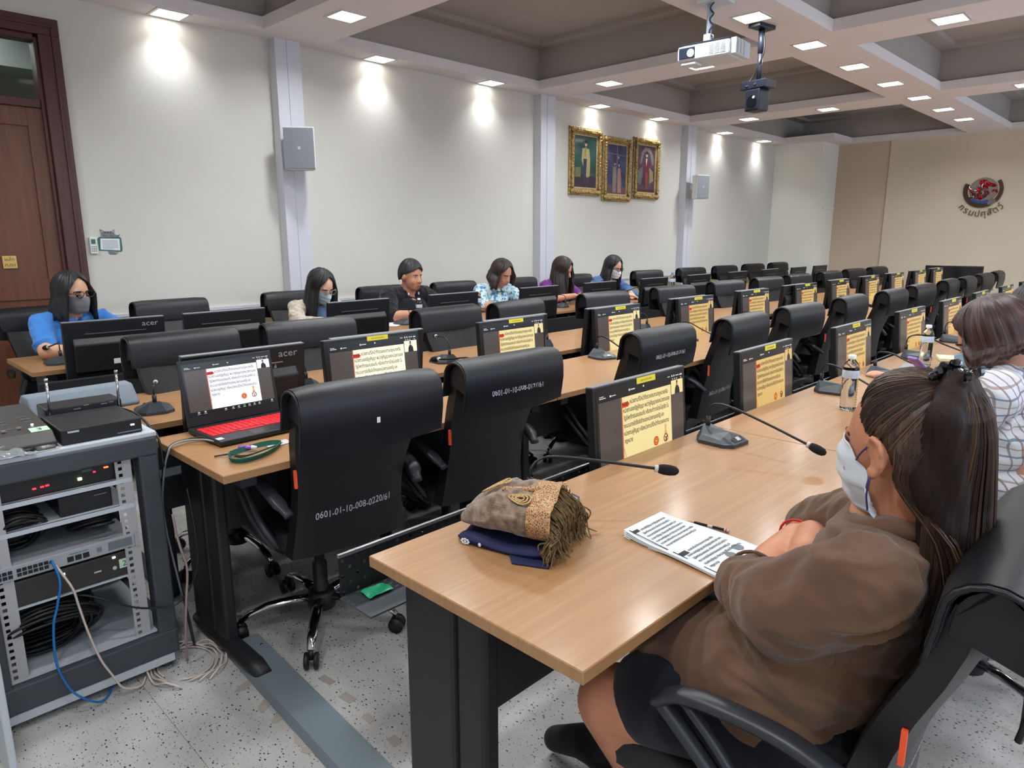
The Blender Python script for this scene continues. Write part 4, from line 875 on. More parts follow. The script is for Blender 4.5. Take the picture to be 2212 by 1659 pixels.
for (y, z) in ((.435, .432), (.575, .438)): gp(dc, MB().box(-2.339, -2.335, y, y + .008, z, z + .005), 'white_led', led((235, 240, 255), 6))
nt2 = gp(dc, MB().box(-2.339, -2.3365, .592, .622, .398, .428), 'sticky_note', m_note); t2 = text_mb('2', .026, 'CENTER').xf(frame_mat((-2.336, .607, .404), (0, 1, 0), (0, 0, 1))); gp(dc, t2, 'note_number', m_print)
gp(dc, MB().box(-2.34, -2.336, .52, .54, .407, .411), 'label_bar', m_btn); gp(dc, MB().cyl((-2.34, .578, .405), (-2.336, .578, .405), .006, n=12), 'round_button', m_btn)
rl_(MB().box(-2.80, -2.332, .27, .655, .366, .370), 'shelf', m_rackl)
# gear on the rack top
c3 = empty('control_console', (-2.47, .40, RTOP), 0, 'dark console with note 3 on top of the rack', 'audio device')
MB().prism([(-.25, .02), (-.25, .07), (.09, .045), (.135, .02), (.135, .001), (-.25, .001)], -.135, .072, lambda a, b, h: (a, h, b)).build('casing', m_gear2, c3, bevel=.003)
def on3(x, y): return .07 - (x + .25) * .0735 + .0006
for (x, y, l, wv) in ((-.06, -.03, .03, .004), (-.03, -.025, .02, .002), (-.09, .03, .02, .004), (-.06, .035, .026, .004), (-.03, .035, .02, .002), (.02, -.06, .03, .002), (.02, -.02, .02, .002)):
    MB().box(x, x + wv, y - l / 2, y + l / 2, on3(x, y), on3(x, y) + .001).build('printed_mark', m_pgrey, c3)
for (x, y) in ((.035, -.10), (.035, -.07), (.04, -.04), (.03, .0)): MB().box(x, x + .010, y - .006, y + .006, on3(x, y), on3(x, y) + .006).build('button', M('grey console button', (120, 112, 106), .4), c3, bevel=.001)
MB().box(.01, .014, .035, .041, on3(.01, 0), on3(.01, 0) + .003).build('white_led', led((235, 240, 255), 6), c3)
t3 = MB().prism([(.045, on3(.045, 0)), (.088, on3(.088, 0)), (.088, on3(.088, 0) + .0008), (.045, on3(.045, 0) + .0008)], .02, .068, lambda a, b, h: (a, h, b)).build('sticky_note', m_note, c3)
text_mb('3', .034, 'CENTER').xf(frame_mat((.079, .044, on3(.076, 0) + .0012), (0, 1, 0), (-1, 0, .073))).build('note_number', m_print, c3)
rc = gear('receiver', -2.57, -2.335, .482, .705, RTOP, .878, m_gear, 'black receiver box at the front of the rack top')
gp(rc, MB().box(-2.336, -2.333, .50, .53, .866, .871), 'maker_mark', m_btn); gp(rc, MB().box(-2.336, -2.3335, .632, .70, .838, .841), 'silver_line', m_pgrey); gp(rc, MB().box(-2.336, -2.333, .672, .682, .857, .861), 'white_led', led((235, 240, 255), 6))
wr_ = gear('wireless_receiver', -2.70, -2.585, .50, .725, RTOP, .895, m_gear, 'black wireless microphone receiver with two metal antennas')
for y in (.512, .715): gp(wr_, MB().tube([(-2.582, y, .86), (-2.582, y + .002, .99)], .0042, 8).tube([(-2.582, y, .852), (-2.582, y, .866)], .007, 8).tube([(-2.582, y + .002, .985), (-2.582, y + .002, .995)], .006, 8), 'antenna', m_chrome, smooth=.6)
for (y0, y1, z) in ((.54, .57, .872), (.58, .60, .884), (.61, .625, .892), (.60, .66, .865), (.66, .68, .888), (.685, .70, .89)): gp(wr_, MB().box(-2.585, -2.583, y0, y1, z - .003, z), 'printed_mark', m_pgrey)
gc = empty('padded_cover', (-2.80, .66, RTOP), math.radians(4), 'grey padded cover lying behind the wireless receiver', 'cover')
MB().prism([(-.07, .0), (.07, .0), (.075, .012), (.02, .075), (-.04, .078), (-.075, .05)], -.175, .165, lambda a, b, h: (a, h, b)).build('cover_body', M('grey fabric cover', (112, 120, 130), .8, bump=.4, bscale=300), gc, bevel=.014, seg=3, smooth=True)
bp_ = empty('battery_pack', (-2.335, .44, RTOP), math.radians(4), 'pack of silver batteries on the rack top', 'battery')
for k in range(3): MB().cyl((-.012 + k * .012, -.024, .008), (-.012 + k * .012, .022, .008), .0058, n=10).build('cell', M('silver battery wrap', (120, 120, 116), .3, .6), bp_, smooth=.6)
MB().box(-.02, .02, -.03, .03, .0005, .003).build('wrap', M('clear wrap', (190, 190, 186), .2), bp_)
bg = empty('plastic_bag', (-2.345, .335, RTOP), 0, 'crumpled clear plastic bag with a marker on the rack top', 'plastic bag')
def crump(u, v): x = -.045 + .09 * u; y = -.075 + .15 * v; return (x, y, .002 + .022 * math.sin(PI * u) * math.sin(PI * v) * (1 + .9 * mnoise.noise(Vector((x * 60, y * 40, 1)))) + .006 * abs(mnoise.noise(Vector((x * 120, y * 120, 3)))))
MB().grid(crump, 20, 26).build('film', M('clear crumpled film', (225, 230, 232), rough=.12, trans=.75, ior=1.2), bg)
MB().cyl((.02, .03, .008), (.012, .075, .008), .0065, n=10).build('marker_pen', m_gear, bg, smooth=.6)
# cables in and beside the rack
def cable(name, pts, r, m, label, n=6, sub=8):
    o = MB().tube(bez(pts, sub), r, n).build(name, m, smooth=True); return tag(o, label, 'cable')
cable('network_cable', [(-2.325, .408, .487), (-2.29, .408, .50), (-2.275, .416, .44), (-2.275, .4, .366), (-2.272, .384, .312), (-2.268, .376, .209), (-2.265, .388, .133), (-2.262, .417, .068), (-2.27, .475, .012), (-2.33, .525, .008), (-2.42, .56, .008)], .0036, M('blue cable', (28, 106, 176), .45), 'blue network cable hanging from the switch to the floor')
cable('network_cable', [(-2.325, .421, .475), (-2.29, .424, .465), (-2.277, .446, .405), (-2.275, .455, .343), (-2.272, .469, .252), (-2.268, .49, .155), (-2.265, .516, .086), (-2.262, .542, .03), (-2.27, .592, .008), (-2.31, .62, .008)], .0036, M('beige cable', (196, 180, 170), .5), 'beige network cable hanging from the switch to the floor')
m_beige = M('beige cable'); co = MB()
for k in range(4):
    pts = []
    for q in range(15):
        a = -.6 + 5.6 * q / 14 + k * .25; rr = .085 + .012 * k; pts.append((-2.30 + (rr + .03) * math.cos(a) * .9 + .006 * k, .745 + rr * math.sin(a), .006 + .006 * k * (q % 2)))
    co.tube(bez(pts, 4), .0034, 6)
o = co.build('cable_coil', m_beige, smooth=True); tag(o, 'loose coil of beige cable on the floor beside the rack', 'cable', kind='stuff')
cable('power_cord', [(-2.26, .742, .56), (-2.255, .745, .50), (-2.25, .752, .44), (-2.25, .765, .365), (-2.25, .752, .254), (-2.26, .744, .15), (-2.30, .75, .01)], .004, M('pinkish cable', (150, 128, 124), .5), 'pinkish cord hanging down the side of the rack')
cable('audio_cable', [(-2.40, .40, .36), (-2.33, .50, .34), (-2.30, .60, .275), (-2.295, .67, .245), (-2.285, .744, .242), (-2.28, .806, .337), (-2.30, .82, .466), (-2.36, .83, .60)], .0036, m_cable, 'thin black cable swagging from the rack to the table leg')
cable('laptop_cable', [(-2.30, .905, .762), (-2.36, .90, .764), (-2.38, .86, .762), (-2.36, .80, .762), (-2.35, .775, .74), (-2.38, .765, .66), (-2.42, .765, .5), (-2.42, .80, .2), (-2.36, .80, .02)], .0048, m_cable, 'black laptop cable running off the table corner')
cable('laptop_cable', [(-2.28, .91, .764), (-2.33, .885, .766), (-2.365, .84, .764), (-2.34, .79, .764), (-2.335, .772, .74), (-2.36, .76, .66), (-2.40, .76, .5), (-2.40, .79, .2)], .0036, M('grey cable', (130, 132, 136), .5), 'grey laptop cable running off the table corner')
cable('antenna_cable', [(-2.59, .718, .862), (-2.52, .745, .85), (-2.44, .757, .82), (-2.36, .757, .79), (-2.34, .757, .70)], .004, m_cable, 'black cable from the wireless receiver down behind the rack')
for (nm, yc, zc, ry, rz_, n, lab) in (('cable_bundle', .385, .25, .155, .095, 120, 'heap of coiled black cables in the bottom of the rack'), ('cable_bundle', .35, .58, .085, .062, 60, 'tangle of black cables on the upper left rack shelf'), ('cable_bundle', .55, .545, .07, .025, 12, 'loop of dark cables above the network switch')):
    b = MB()
    for k in range(n):
        pts = []; ra = ry * rnd.uniform(.55, 1.05); rb = rz_ * rnd.uniform(.5, 1.05); xo = rnd.uniform(-2.62, -2.37); tl = rnd.uniform(-.35, .35); st_ = rnd.uniform(0, 6.28)
        for q in range(11):
            a = st_ + 5.4 * q / 10; pts.append((xo + .05 * math.sin(a + tl), yc + ra * math.cos(a), max(zc + rb * math.sin(a) + ra * .2 * math.cos(a) * tl, zc - rz_)))
        b.tube(bez(pts, 3), .0045, 5)
    o = b.build(nm, m_cable, smooth=True); tag(o, lab, 'cable', kind='stuff')
# floor trunking and tray litter
tk = MB().prism([(-.105, 0), (-.08, .03), (.08, .03), (.105, 0)], 0, 1.9, lambda a, b, h: (0, 0, 0))
tr_ = empty('floor_trunking', (-2.24, .93, 0), math.radians(-3), 'grey metal cable trunking across the floor between the rows', 'trunking')
MB().prism([(-.066, 0), (-.055, .03), (.055, .03), (.066, 0)], -.02, 1.15, lambda a, b, h: (h, a, b)).build('cover', M('grey painted trunking', (104, 113, 120), .45), tr_)
for y in (-.04, .035): MB().lathe([(.006, .03), (.005, .033), (.0, .034)], 10, (.06, y, 0)).build('screw', m_chrome, tr_)
bb = random.Random(3)
for k in range(9):
    x = -2.1 + k * .105 + .05 * bb.random(); o = MB().prism([(.02 * math.cos(a) * (1 + .5 * bb.random()) * 1.4, .013 * math.sin(a) * (1 + .5 * bb.random())) for a in np.linspace(0, 2 * PI, 8)[:-1]], .0002, .0012).build('floor_patch', M('worn floor patch', (150, 140, 132), .8), fl); o.location = (x + .05, .825 + .025 * bb.random() - .004 * k, 0); o.rotation_euler = (0, 0, bb.uniform(0, 3))
for k in range(7):
    o = MB().box(-.02 - .025 * bb.random(), .02, -.014, .010 + .008 * bb.random(), .0002, .001).build('floor_patch', M('worn floor patch'), fl); o.location = (-2.0 + k * .12 + .05 * bb.random(), 1.045 - .006 * k, 0); o.rotation_euler = (0, 0, .1 * math.sin(k))
gp_ = MB().grid(lambda u, v: (-.022 + .044 * u, -.033 + .066 * v, .003 + .0025 * math.sin(6 * u + 4 * v) + .0015 * math.sin(9 * v)), 9, 11).build('crisp_packet', M('green foil packet', (38, 150, 104), .35), None, loc=(-1.30, .865, .605)); md = gp_.modifiers.new('thick', 'SOLIDIFY'); md.thickness = .001
tag(gp_, 'small green foil packet lying in the cable tray', 'packet')

# ================================================================== on the walls and ceiling
# loudspeakers
m_spk = M('white loudspeaker cabinet', (214, 216, 216), .5); m_grl = M('grey speaker grille', (128, 132, 140), rough=.6, bump=.5, bscale=600)
def speaker(y, rz, label):
    t = empty('loudspeaker', (-5.36, y, 2.14), rz, label, 'loudspeaker', 'wall loudspeakers')
    MB().prism([(.05, -.125), (.05, .125), (-.09, .075), (-.09, -.075)], -.165, .165, lambda a, b, h: (a, b, h)).build('cabinet', m_spk, t, bevel=.006)
    g = MB().box(.05, .056, -.118, .118, -.158, .158).build('grille', m_grl, t, bevel=.003)
    MB().box(.056, .058, -.012, .012, -.012, .012).build('badge', m_btn, g)
    MB().box(-.19, -.08, -.015, .015, -.03, .03).build('wall_bracket', m_spk, t); return t
s1 = speaker(3.045, math.radians(-42), 'white loudspeaker with grey grille on the pillar near the door'); s1.location.x = -5.38
s2 = speaker(9.40, math.radians(-12), 'white loudspeaker on the pillar right of the portraits'); s2.location.x = -5.36
# framed pictures: generic painted figures
m_gilt = M('carved gilt wood', (206, 176, 112), rough=.42, metal=.35, var=.5, vscale=40, bump=1.0, bscale=90, col2=(118, 90, 52)); m_liner = M('pale linen liner', (208, 186, 148), .8)
def picture(y0, y1, z0, z1, kind, label):
    t = empty('framed_portrait', (XW, (y0 + y1) / 2, (z0 + z1) / 2), 0, label, 'picture', 'gilt framed portraits'); hy, hz = (y1 - y0) / 2, (z1 - z0) / 2; fw = .085
    for (a0, a1, b0, b1) in ((-hy, hy, hz - fw, hz), (-hy, hy, -hz, -hz + fw), (-hy, -hy + fw, -hz + fw, hz - fw), (hy - fw, hy, -hz + fw, hz - fw)):
        b = MB().box(.0, .03, a0, a1, b0, b1); ins = .022; b.box(.03, .052, a0 + (ins if a1 - a0 > .2 else ins), a1 - ins, b0 + ins, b1 - ins)
        b.build('frame_side', m_gilt, t, bevel=.008)
    for sy in (-1, 1):
        for sz in (-1, 1):
            b = MB()
            for (a, c, r_) in ((0, 0, .034), (-.045, 0, .02), (0, -.055, .022), (-.08, .008, .014), (.008, -.09, .015)): b.ell((.045, sy * (hy - .04 + a), sz * (hz - .04 + c)), (.02, r_, r_), None, 10, 6)
            b.build('corner_carving', m_gilt, t, smooth=True)
    for (a, c) in ((0, hz - .04), (0, -hz + .04), (hy - .04, 0), (-hy + .04, 0)):
        b = MB()
        for q in (-2, -1, 0, 1, 2): b.ell((.048, a + (q * .035 if a == 0 else 0), c + (q * .035 if c == 0 else 0)), (.015, .02 - .003 * abs(q), .018), None, 8, 6)
        b.build('side_carving', m_gilt, t, smooth=True)
    ci = fw - .012; MB().box(.012, .022, -hy + ci, hy - ci, -hz + ci, hz - ci).build('liner', m_liner, t)
    cy_, cz_ = hy - fw - .012, hz - fw - .012
    bgc = {0: ((34, 62, 62), (52, 92, 84)), 1: ((44, 46, 78), (72, 78, 128)), 2: ((58, 40, 56), (96, 74, 84))}[kind]
    cv = MB().box(.022, .024, -cy_, cy_, -cz_, cz_).build('canvas', M('painted ground %d' % kind, bgc[1], .3, var=.5, vscale=7, col2=bgc[0], coat=.4), t)
    L = [.0246]
    def blot(pts, col, nm='painted_figure'):
        L[0] += .0002; b = MB(); b.add([(L[0], a * cy_, c * cz_) for a, c in pts], [tuple(range(len(pts)))]); b.build(nm, M('paint %d %d %d' % col, col, .45, var=.25, vscale=60), cv)
    def ov(a, c, ra, rc_, n=16): return [(a + ra * math.cos(2 * PI * k / n), c + rc_ * math.sin(2 * PI * k / n)) for k in range(n)]
    if kind == 0:
        blot([(-1, -1), (1, -1), (1, -.55), (-1, -.5)], (56, 44, 58)); blot([(-.95, -.25), (-.45, -.2), (-.45, -.6), (-.95, -.62)], (118, 116, 82)); blot([(-.32, .52), (.3, .52), (.42, .1), (.40, -.55), (.12, -.62), (-.2, -.2), (-.38, .05)], (176, 164, 112)); blot([(-.2, .12), (.1, .12), (.06, -.5), (-.12, -.62), (-.22, -.3)], (52, 56, 88)); blot([(-.12, .56), (.08, .56), (.02, .2), (-.12, .25)], (150, 140, 96)); blot(ov(0, .70, .11, .11), (186, 156, 128)); blot(ov(0, .78, .12, .07), (40, 34, 32)); blot([(-.1, -.6), (0, -.6), (.02, -.82), (-.12, -.82)], (70, 66, 78)); blot([(.12, -.6), (.26, -.6), (.28, -.80), (.14, -.80)], (70, 66, 78))
    elif kind == 1:
        blot([(-1, -1), (1, -1), (1, -.7), (-1, -.62)], (104, 78, 78)); blot([(-.03, 1), (.03, 1), (.0, .1), (-.04, .1)], (150, 150, 168)); blot([(-1, .66), (1, .6), (1, .57), (-1, .63)], (120, 120, 160)); blot([(-.42, .1), (-.1, .12), (-.02, -.3), (-.08, -.95), (-.42, -.95), (-.48, -.4)], (140, 132, 128)); blot([(.08, .08), (.36, .05), (.46, -.4), (.5, -.95), (.1, -.95), (.05, -.4)], (176, 132, 122)); blot(ov(-.24, .24, .09, .085), (186, 152, 132)); blot(ov(.2, .2, .085, .08), (190, 156, 136)); blot(ov(-.24, .30, .095, .05), (44, 38, 44)); blot(ov(.2, .27, .09, .05), (44, 38, 44)); blot(ov(.12, .5, .05, .06), (220, 222, 232))
    else:
        blot([(-.75, .2), (-.6, .7), (-.2, .92), (.35, .92), (.75, .6), (.85, .2)], (132, 116, 116)); blot([(-.55, .2), (-.3, .72), (.35, .72), (.6, .2)], (78, 62, 74)); blot([(-.95, -.1), (-.45, .1), (-.42, -.3), (-.6, -.7), (-.95, -.62)], (112, 112, 106)); blot([(.3, .1), (.75, -.1), (.85, -.5), (.4, -.62)], (150, 142, 92)); blot([(-.24, .42), (.2, .42), (.32, .05), (.2, -.2), (-.2, -.2), (-.3, .05)], (116, 36, 62)); blot([(-.14, -.15), (.16, -.15), (.12, -.86), (-.02, -.9)], (160, 60, 62)); blot([(-.1, .45), (.08, .45), (-.02, .1)], (226, 206, 192)); blot(ov(0, .60, .10, .10), (214, 180, 158)); blot(ov(.0, .70, .13, .08), (30, 24, 28)); blot([(-1, -.92), (1, -.86), (1, -1), (-1, -1)], (70, 38, 50))
    return t
picture(6.762, 7.385, 1.943, 2.744, 0, 'gilt framed portrait of a robed figure on green, leftmost of three')
picture(7.43, 8.03, 1.892, 2.697, 1, 'gilt framed portrait of two figures on blue, middle of three')
picture(8.10, 8.715, 1.943, 2.745, 2, 'gilt framed portrait of a figure in red, rightmost of three')
# emblem and lettering on the far wall
m_mir = M('polished red chrome', (190, 30, 40), .15, .9); m_mirw = M('polished silver relief', (170, 172, 178), .12, 1.0); m_mirb = M('polished blue enamel', (70, 96, 160), .2, .6); m_dkm = M('dark bronze relief', (84, 62, 54), .3, .7)
em = empty('wall_emblem', (-2.59, YF - .03, 2.137), 0, 'round polished red and silver emblem on the far wall', 'emblem')
def em_ring(r0, r1, y, m, nm, a0=0, a1=2 * PI, n=40):
    b = MB(); rr = []
    for i in range(n + 1):
        a = a0 + (a1 - a0) * i / n; ca, sa = math.cos(a), math.sin(a); rr.append([(r0 * ca, 0, r0 * sa), (r1 * ca, 0, r1 * sa), (r1 * ca, -y, r1 * sa), (r0 * ca, -y, r0 * sa)])
    b.rings(rr, cap=(a1 - a0 < 6.2)); return b.build(nm, m, em)
em_ring(.205, .265, .03, m_dkm, 'outer_ring', 2.7, 5.2); em_ring(.215, .265, .03, m_dkm, 'outer_ring', -.75, .6)
em_ring(.16, .235, .022, m_mirb, 'blue_scroll', 3.9, 5.2); em_ring(.2, .25, .035, m_mirw, 'white_scroll', 5.1, 5.6)
MB().lathe([(.0, .0), (.19, .0), (.185, .01), (.0, .012)], 32).xf(Euler((PI / 2, 0, 0)).to_matrix().to_4x4()).build('backing_disc', M('pale emblem disc', (150, 142, 138), .25, .6), em)
er = random.Random(11)
for k in range(30):
    a = er.uniform(.2, 2 * PI); r0 = er.uniform(.08, .215); m_ = m_mir if (math.cos(a - .1) > -.2 and er.random() < .72) else er.choice([m_dkm, m_mirw, m_mir])
    p = [Vector((r0 * math.cos(a), -.02, r0 * math.sin(a)))]; h = a + PI / 2
    for q in range(4): h += er.uniform(.3, .9); p.append(p[-1] + Vector((.026 * math.cos(h), 0, .026 * math.sin(h))))
    MB().tube(bez(p, 4), [.006 + .008 * math.sin(PI * (i + .5) / 17) for i in range(17)], 6).build('flame_scroll', m_, em, smooth=True)
MB().lathe([(.0, .028), (.05, .024), (.062, .012), (.065, .0)], 24).xf(Euler((PI / 2, 0, 0)).to_matrix().to_4x4()).build('centre_boss', M('grey enamel boss', (96, 102, 104), .25, .5), em, smooth=True)
MB().prism([(-.09, -.055), (.07, -.055), (.06, -.09), (.03, -.12), (-.04, -.12), (-.08, -.085)], 0, -.03, lambda a, b, h: (a, h, b)).build('bowl', M('dark emblem bowl', (52, 52, 54), .3, .6), em)
m_let = M('bronze letter', (112, 104, 88), .3, .8)
word = ['ก', 'ร', 'ม', 'ป', 'ศุ', 'สั', 'ต', 'ว์']; ang = np.linspace(-.80, .80, 8)
lt = empty('wall_lettering', (-2.59, YF - .03, 2.137), 0, 'curved Thai metal lettering under the round emblem', 'lettering')
for ch, a in zip(word, ang):
    R_ = .40; px, pz = R_ * math.sin(a), -R_ * math.cos(a) * 1.0
    b = text_mb(ch, .13, 'CENTER', 1.0, .006); b.xf(frame_mat((px, -.012, pz), (math.cos(a), 0, math.sin(a)), (-math.sin(a), 0, math.cos(a)))); b.build('letter', m_let, lt)
# wall light strip on the column
tag(MB().box(-4.84, -4.81, 12.62, 13.12, 1.905, 1.93).build('cable_conduit', M('white conduit', (236, 234, 228), .4)), 'short white conduit on the side of the corner column', 'conduit')
# air conditioner remote and cat shaped notice
rm = empty('remote_control', (XW, 1.525, 1.38), 0, 'white air conditioner remote in a wall holder by the door', 'remote')
MB().box(0, .02, -.024, .024, -.058, .058).build('casing', M('white remote plastic', (216, 220, 216), .4), rm, bevel=.004); MB().box(.02, .0215, -.015, .012, .012, .045).build('display', M('green remote display', (62, 98, 88), .3), rm)
for i in range(3):
    for j in range(3): MB().box(.02, .022, -.017 + j * .013, -.009 + j * .013, -.04 + i * .014, -.033 + i * .014).build('button', M('grey remote button', (120, 128, 124), .5), rm)
nt_ = empty('cat_notice', (XW, 1.635, 1.39), 0, 'cat topped paper notice with green border beside the remote', 'notice')
def flat(pts, x0, x1, m, nm, par): MB().prism(pts, x0, x1, lambda a, b, h: (h, a, b)).build(nm, m, par)
m_gb = M('dark green border print', (48, 104, 92), .6); m_cat = M('grey cat print', (140, 142, 150), .7, var=.5, vscale=50, col2=(92, 94, 104)); m_catd = M('dark cat stripe', (66, 68, 78), .7)
flat([(-.075, -.045), (.07, -.055), (.078, -.04), (.078, .04), (.07, .05), (-.068, .05), (-.078, .035)], .001, .003, m_gb, 'border', nt_); flat([(-.066, -.038), (.062, -.046), (.066, .038), (-.06, .040)], .003, .004, m_paper, 'sheet', nt_)
for k in range(7): flat([(-.05, .026 - k * .0095), (.05 - (.03 if k == 6 else 0), .024 - k * .0095), (.05 - (.03 if k == 6 else 0), .0215 - k * .0095), (-.05, .0235 - k * .0095)], .004, .0046, m_pgrey, 'text_line', nt_)
flat([(-.055, .042), (-.05, .075), (-.058, .105), (-.028, .09), (.012, .09), (.038, .105), (.036, .07), (.05, .062), (.075, .07), (.06, .05)], .004, .006, m_cat, 'cat_head', nt_)
flat([(-.052, .096), (-.05, .08), (-.036, .088)], .006, .0066, M('pink ear print', (176, 168, 150), .7), 'ear', nt_); flat([(.018, .088), (.033, .08), (.034, .098)], .006, .0066, M('pink ear print'), 'ear', nt_)
for a in (-.025, -.008, .009): flat([(a - .004, .088), (a + .004, .088), (a, .070)], .006, .0066, m_catd, 'stripe', nt_)
for a in (-.028, .010): flat([(a - .005, .062), (a + .005, .062), (a, .056)], .006, .0066, m_catd, 'eye', nt_)
flat([(-.02, -.052), (.03, -.056), (.05, -.06), (.03, -.075), (-.01, -.072)], .001, .003, m_cat, 'tail', nt_)
# projector on its pole
pj = empty('projector', (-2.60, 4.60, 2.66), math.radians(4), 'white ceiling projector with lit lens hanging on a pole', 'projector')
m_pj = M('white projector casing', (206, 212, 220), .4); m_pjd = M('dark projector glass', (36, 44, 58), .2)
MB().box(-.19, .19, -.12, .15, -.055, .045).build('casing', m_pj, pj, bevel=.02, seg=3); MB().box(-.185, .185, -.112, .14, .044, .056).build('top_cover', m_pjd, pj, bevel=.006)
MB().box(-.172, -.055, -.126, -.115, -.04, .03).build('lens_window', m_pjd, pj, bevel=.004)
MB().cyl((-.085, -.128, -.008), (-.085, -.12, -.008), .024, n=20).build('lens', M('lit projector lens', (200, 235, 255), emit=14, ecol=(190, 230, 255)), pj)
for c_ in range(3):
    for k in range(8): MB().box(.045 + c_ * .04, .078 + c_ * .04, -.1225, -.119, -.036 + k * .0085, -.032 + k * .0085).build('vent_slat', M('grey vent slat', (120, 126, 136), .5), pj)
text_mb('EPSON', .016, 'CENTER').xf(frame_mat((-.005, -.1205, -.008), (1, 0, 0), (0, 0, 1))).build('maker_name', m_pgrey, pj)
MB().box(-.17, -.06, -.10, .0, -.075, -.056).build('front_foot', m_pj, pj, bevel=.006); MB().box(.17, .225, -.10, .13, -.05, .05).build('cable_cover', m_pj, pj, bevel=.006)
for k in range(3): MB().box(.226, .23, -.08 + k * .05, -.05 + k * .05, -.045, .045).build('cover_slat', m_pj, pj)
MB().tube([(-.03, .02, .05), (-.03, .02, .34)], .018, 12).build('pole', M('pale blue grey pole', (176, 190, 206), .35), pj, smooth=.6); MB().box(-.055, -.005, -.01, .05, .05, .125).build('pole_clamp', m_pj, pj, bevel=.003)
MB().box(-.1, .1, -.05, .12, .315, .339).build('ceiling_plate', m_pj, pj, bevel=.005)
cb = []
for k in range(24): cb.append((-.005 + .012 * math.sin(k * .9), .0 + .01 * math.cos(k * .9), .335 - k * .0105))
MB().tube(cb + [(.03, .02, .06)], .006, 6).build('cable', M('dark blue wrapped cable', (50, 58, 78), .5), pj, smooth=True)
# camera on a ceiling pole
cp = empty('ceiling_camera', (-2.63, 5.40, SOFFIT), math.radians(-10), 'black camera hanging from a ceiling pole beside the projector', 'camera')
m_bm = M('black camera metal', (30, 36, 48), .4)
MB().box(-.05, .05, -.10, .10, -.03, 0).build('ceiling_plate', m_bm, cp, bevel=.004); MB().tube([(0, 0, -.03), (0, 0, -.20)], .022, 12).tube([(0, 0, -.18), (0, 0, -.40)], .018, 12).build('pole', m_bm, cp, smooth=.6)
MB().box(-.11, .11, -.07, .07, -.46, -.40).build('bracket', m_bm, cp, bevel=.006); MB().box(-.065, .065, -.07, .06, -.62, -.46).build('camera_head', m_bm, cp, bevel=.012)
MB().cyl((0, -.075, -.55), (0, -.065, -.55), .042, n=20).build('lens', M('dark lens glass', (16, 20, 30), .08), cp); MB().ell((.02, -.078, -.525), (.012, .002, .010), None, 10, 6).build('lens_glint', M('pale lens mark', (220, 222, 226), .2), cp)  # pale ellipsoid painted as a highlight on the lens
for (x, z) in ((-.05, -.43), (.02, -.425)): MB().ell((x, -.073, z), (.012, .004, .010), None, 10, 6).build('bolt', m_chrome, cp)
MB().tube(bez([(.02, .0, -.06), (.035, -.01, -.2), (-.03, -.02, -.35), (-.06, -.05, -.41)], 6), .006, 6).build('cable', m_cable, cp, smooth=True)
# display at the far end
tv = empty('flat_display', (-2.66, 12.25, 0), math.radians(6), 'large black flat display standing at the far end', 'display')
MB().box(-.375, .375, 0, .05, .60, 1.0).build('panel', m_bezel, tv, bevel=.006); MB().box(-.36, .36, -.002, .0, .615, .985).build('screen', M('switched off display', (26, 28, 34), .15), tv)
MB().box(-.04, .04, .01, .05, .04, .62).build('stand_pole', m_black, tv); MB().box(-.25, .25, -.15, .2, 0, .04).build('stand_base', m_black, tv, bevel=.01)
# papers on the left wall tables
for (x, y, a, lab) in ((-4.62, 3.30, .4, 'white sheets in front of the person in the black shirt'), (-4.55, 6.85, .2, 'white and red leaflets beside the hands of the denim blue shirt'), (-4.62, 4.85, -.2, 'white sheets in front of the patterned light blue blouse')):
    p = empty('paper_sheets', (x, y, TZ), a, lab, 'paper')
    for k in range(3):
        o = MB().box(-.1, .1, -.14, .14, 0, .0012).build('sheet', m_paper if k or 'red' not in lab else M('red leaflet', (206, 92, 78), .6), p); o.location = (.012 * k, -.01 * k, .0004 + .0014 * k); o.rotation_euler = (0, 0, .12 * k)
cr = MB().grid(lambda u, v: (-.1 + .2 * u, -.14 + .28 * v, .012 + .03 * math.sin(PI * u) * math.sin(PI * v) * (1 + .8 * mnoise.noise(Vector((u * 6, v * 6, 2))))), 14, 18).build('crumpled_bag', M('white plastic carrier', (214, 206, 208), .4), None, loc=(-4.52, 7.08, TZ)); tag(cr, 'white crumpled plastic bag on the table by the denim blue shirt', 'bag')
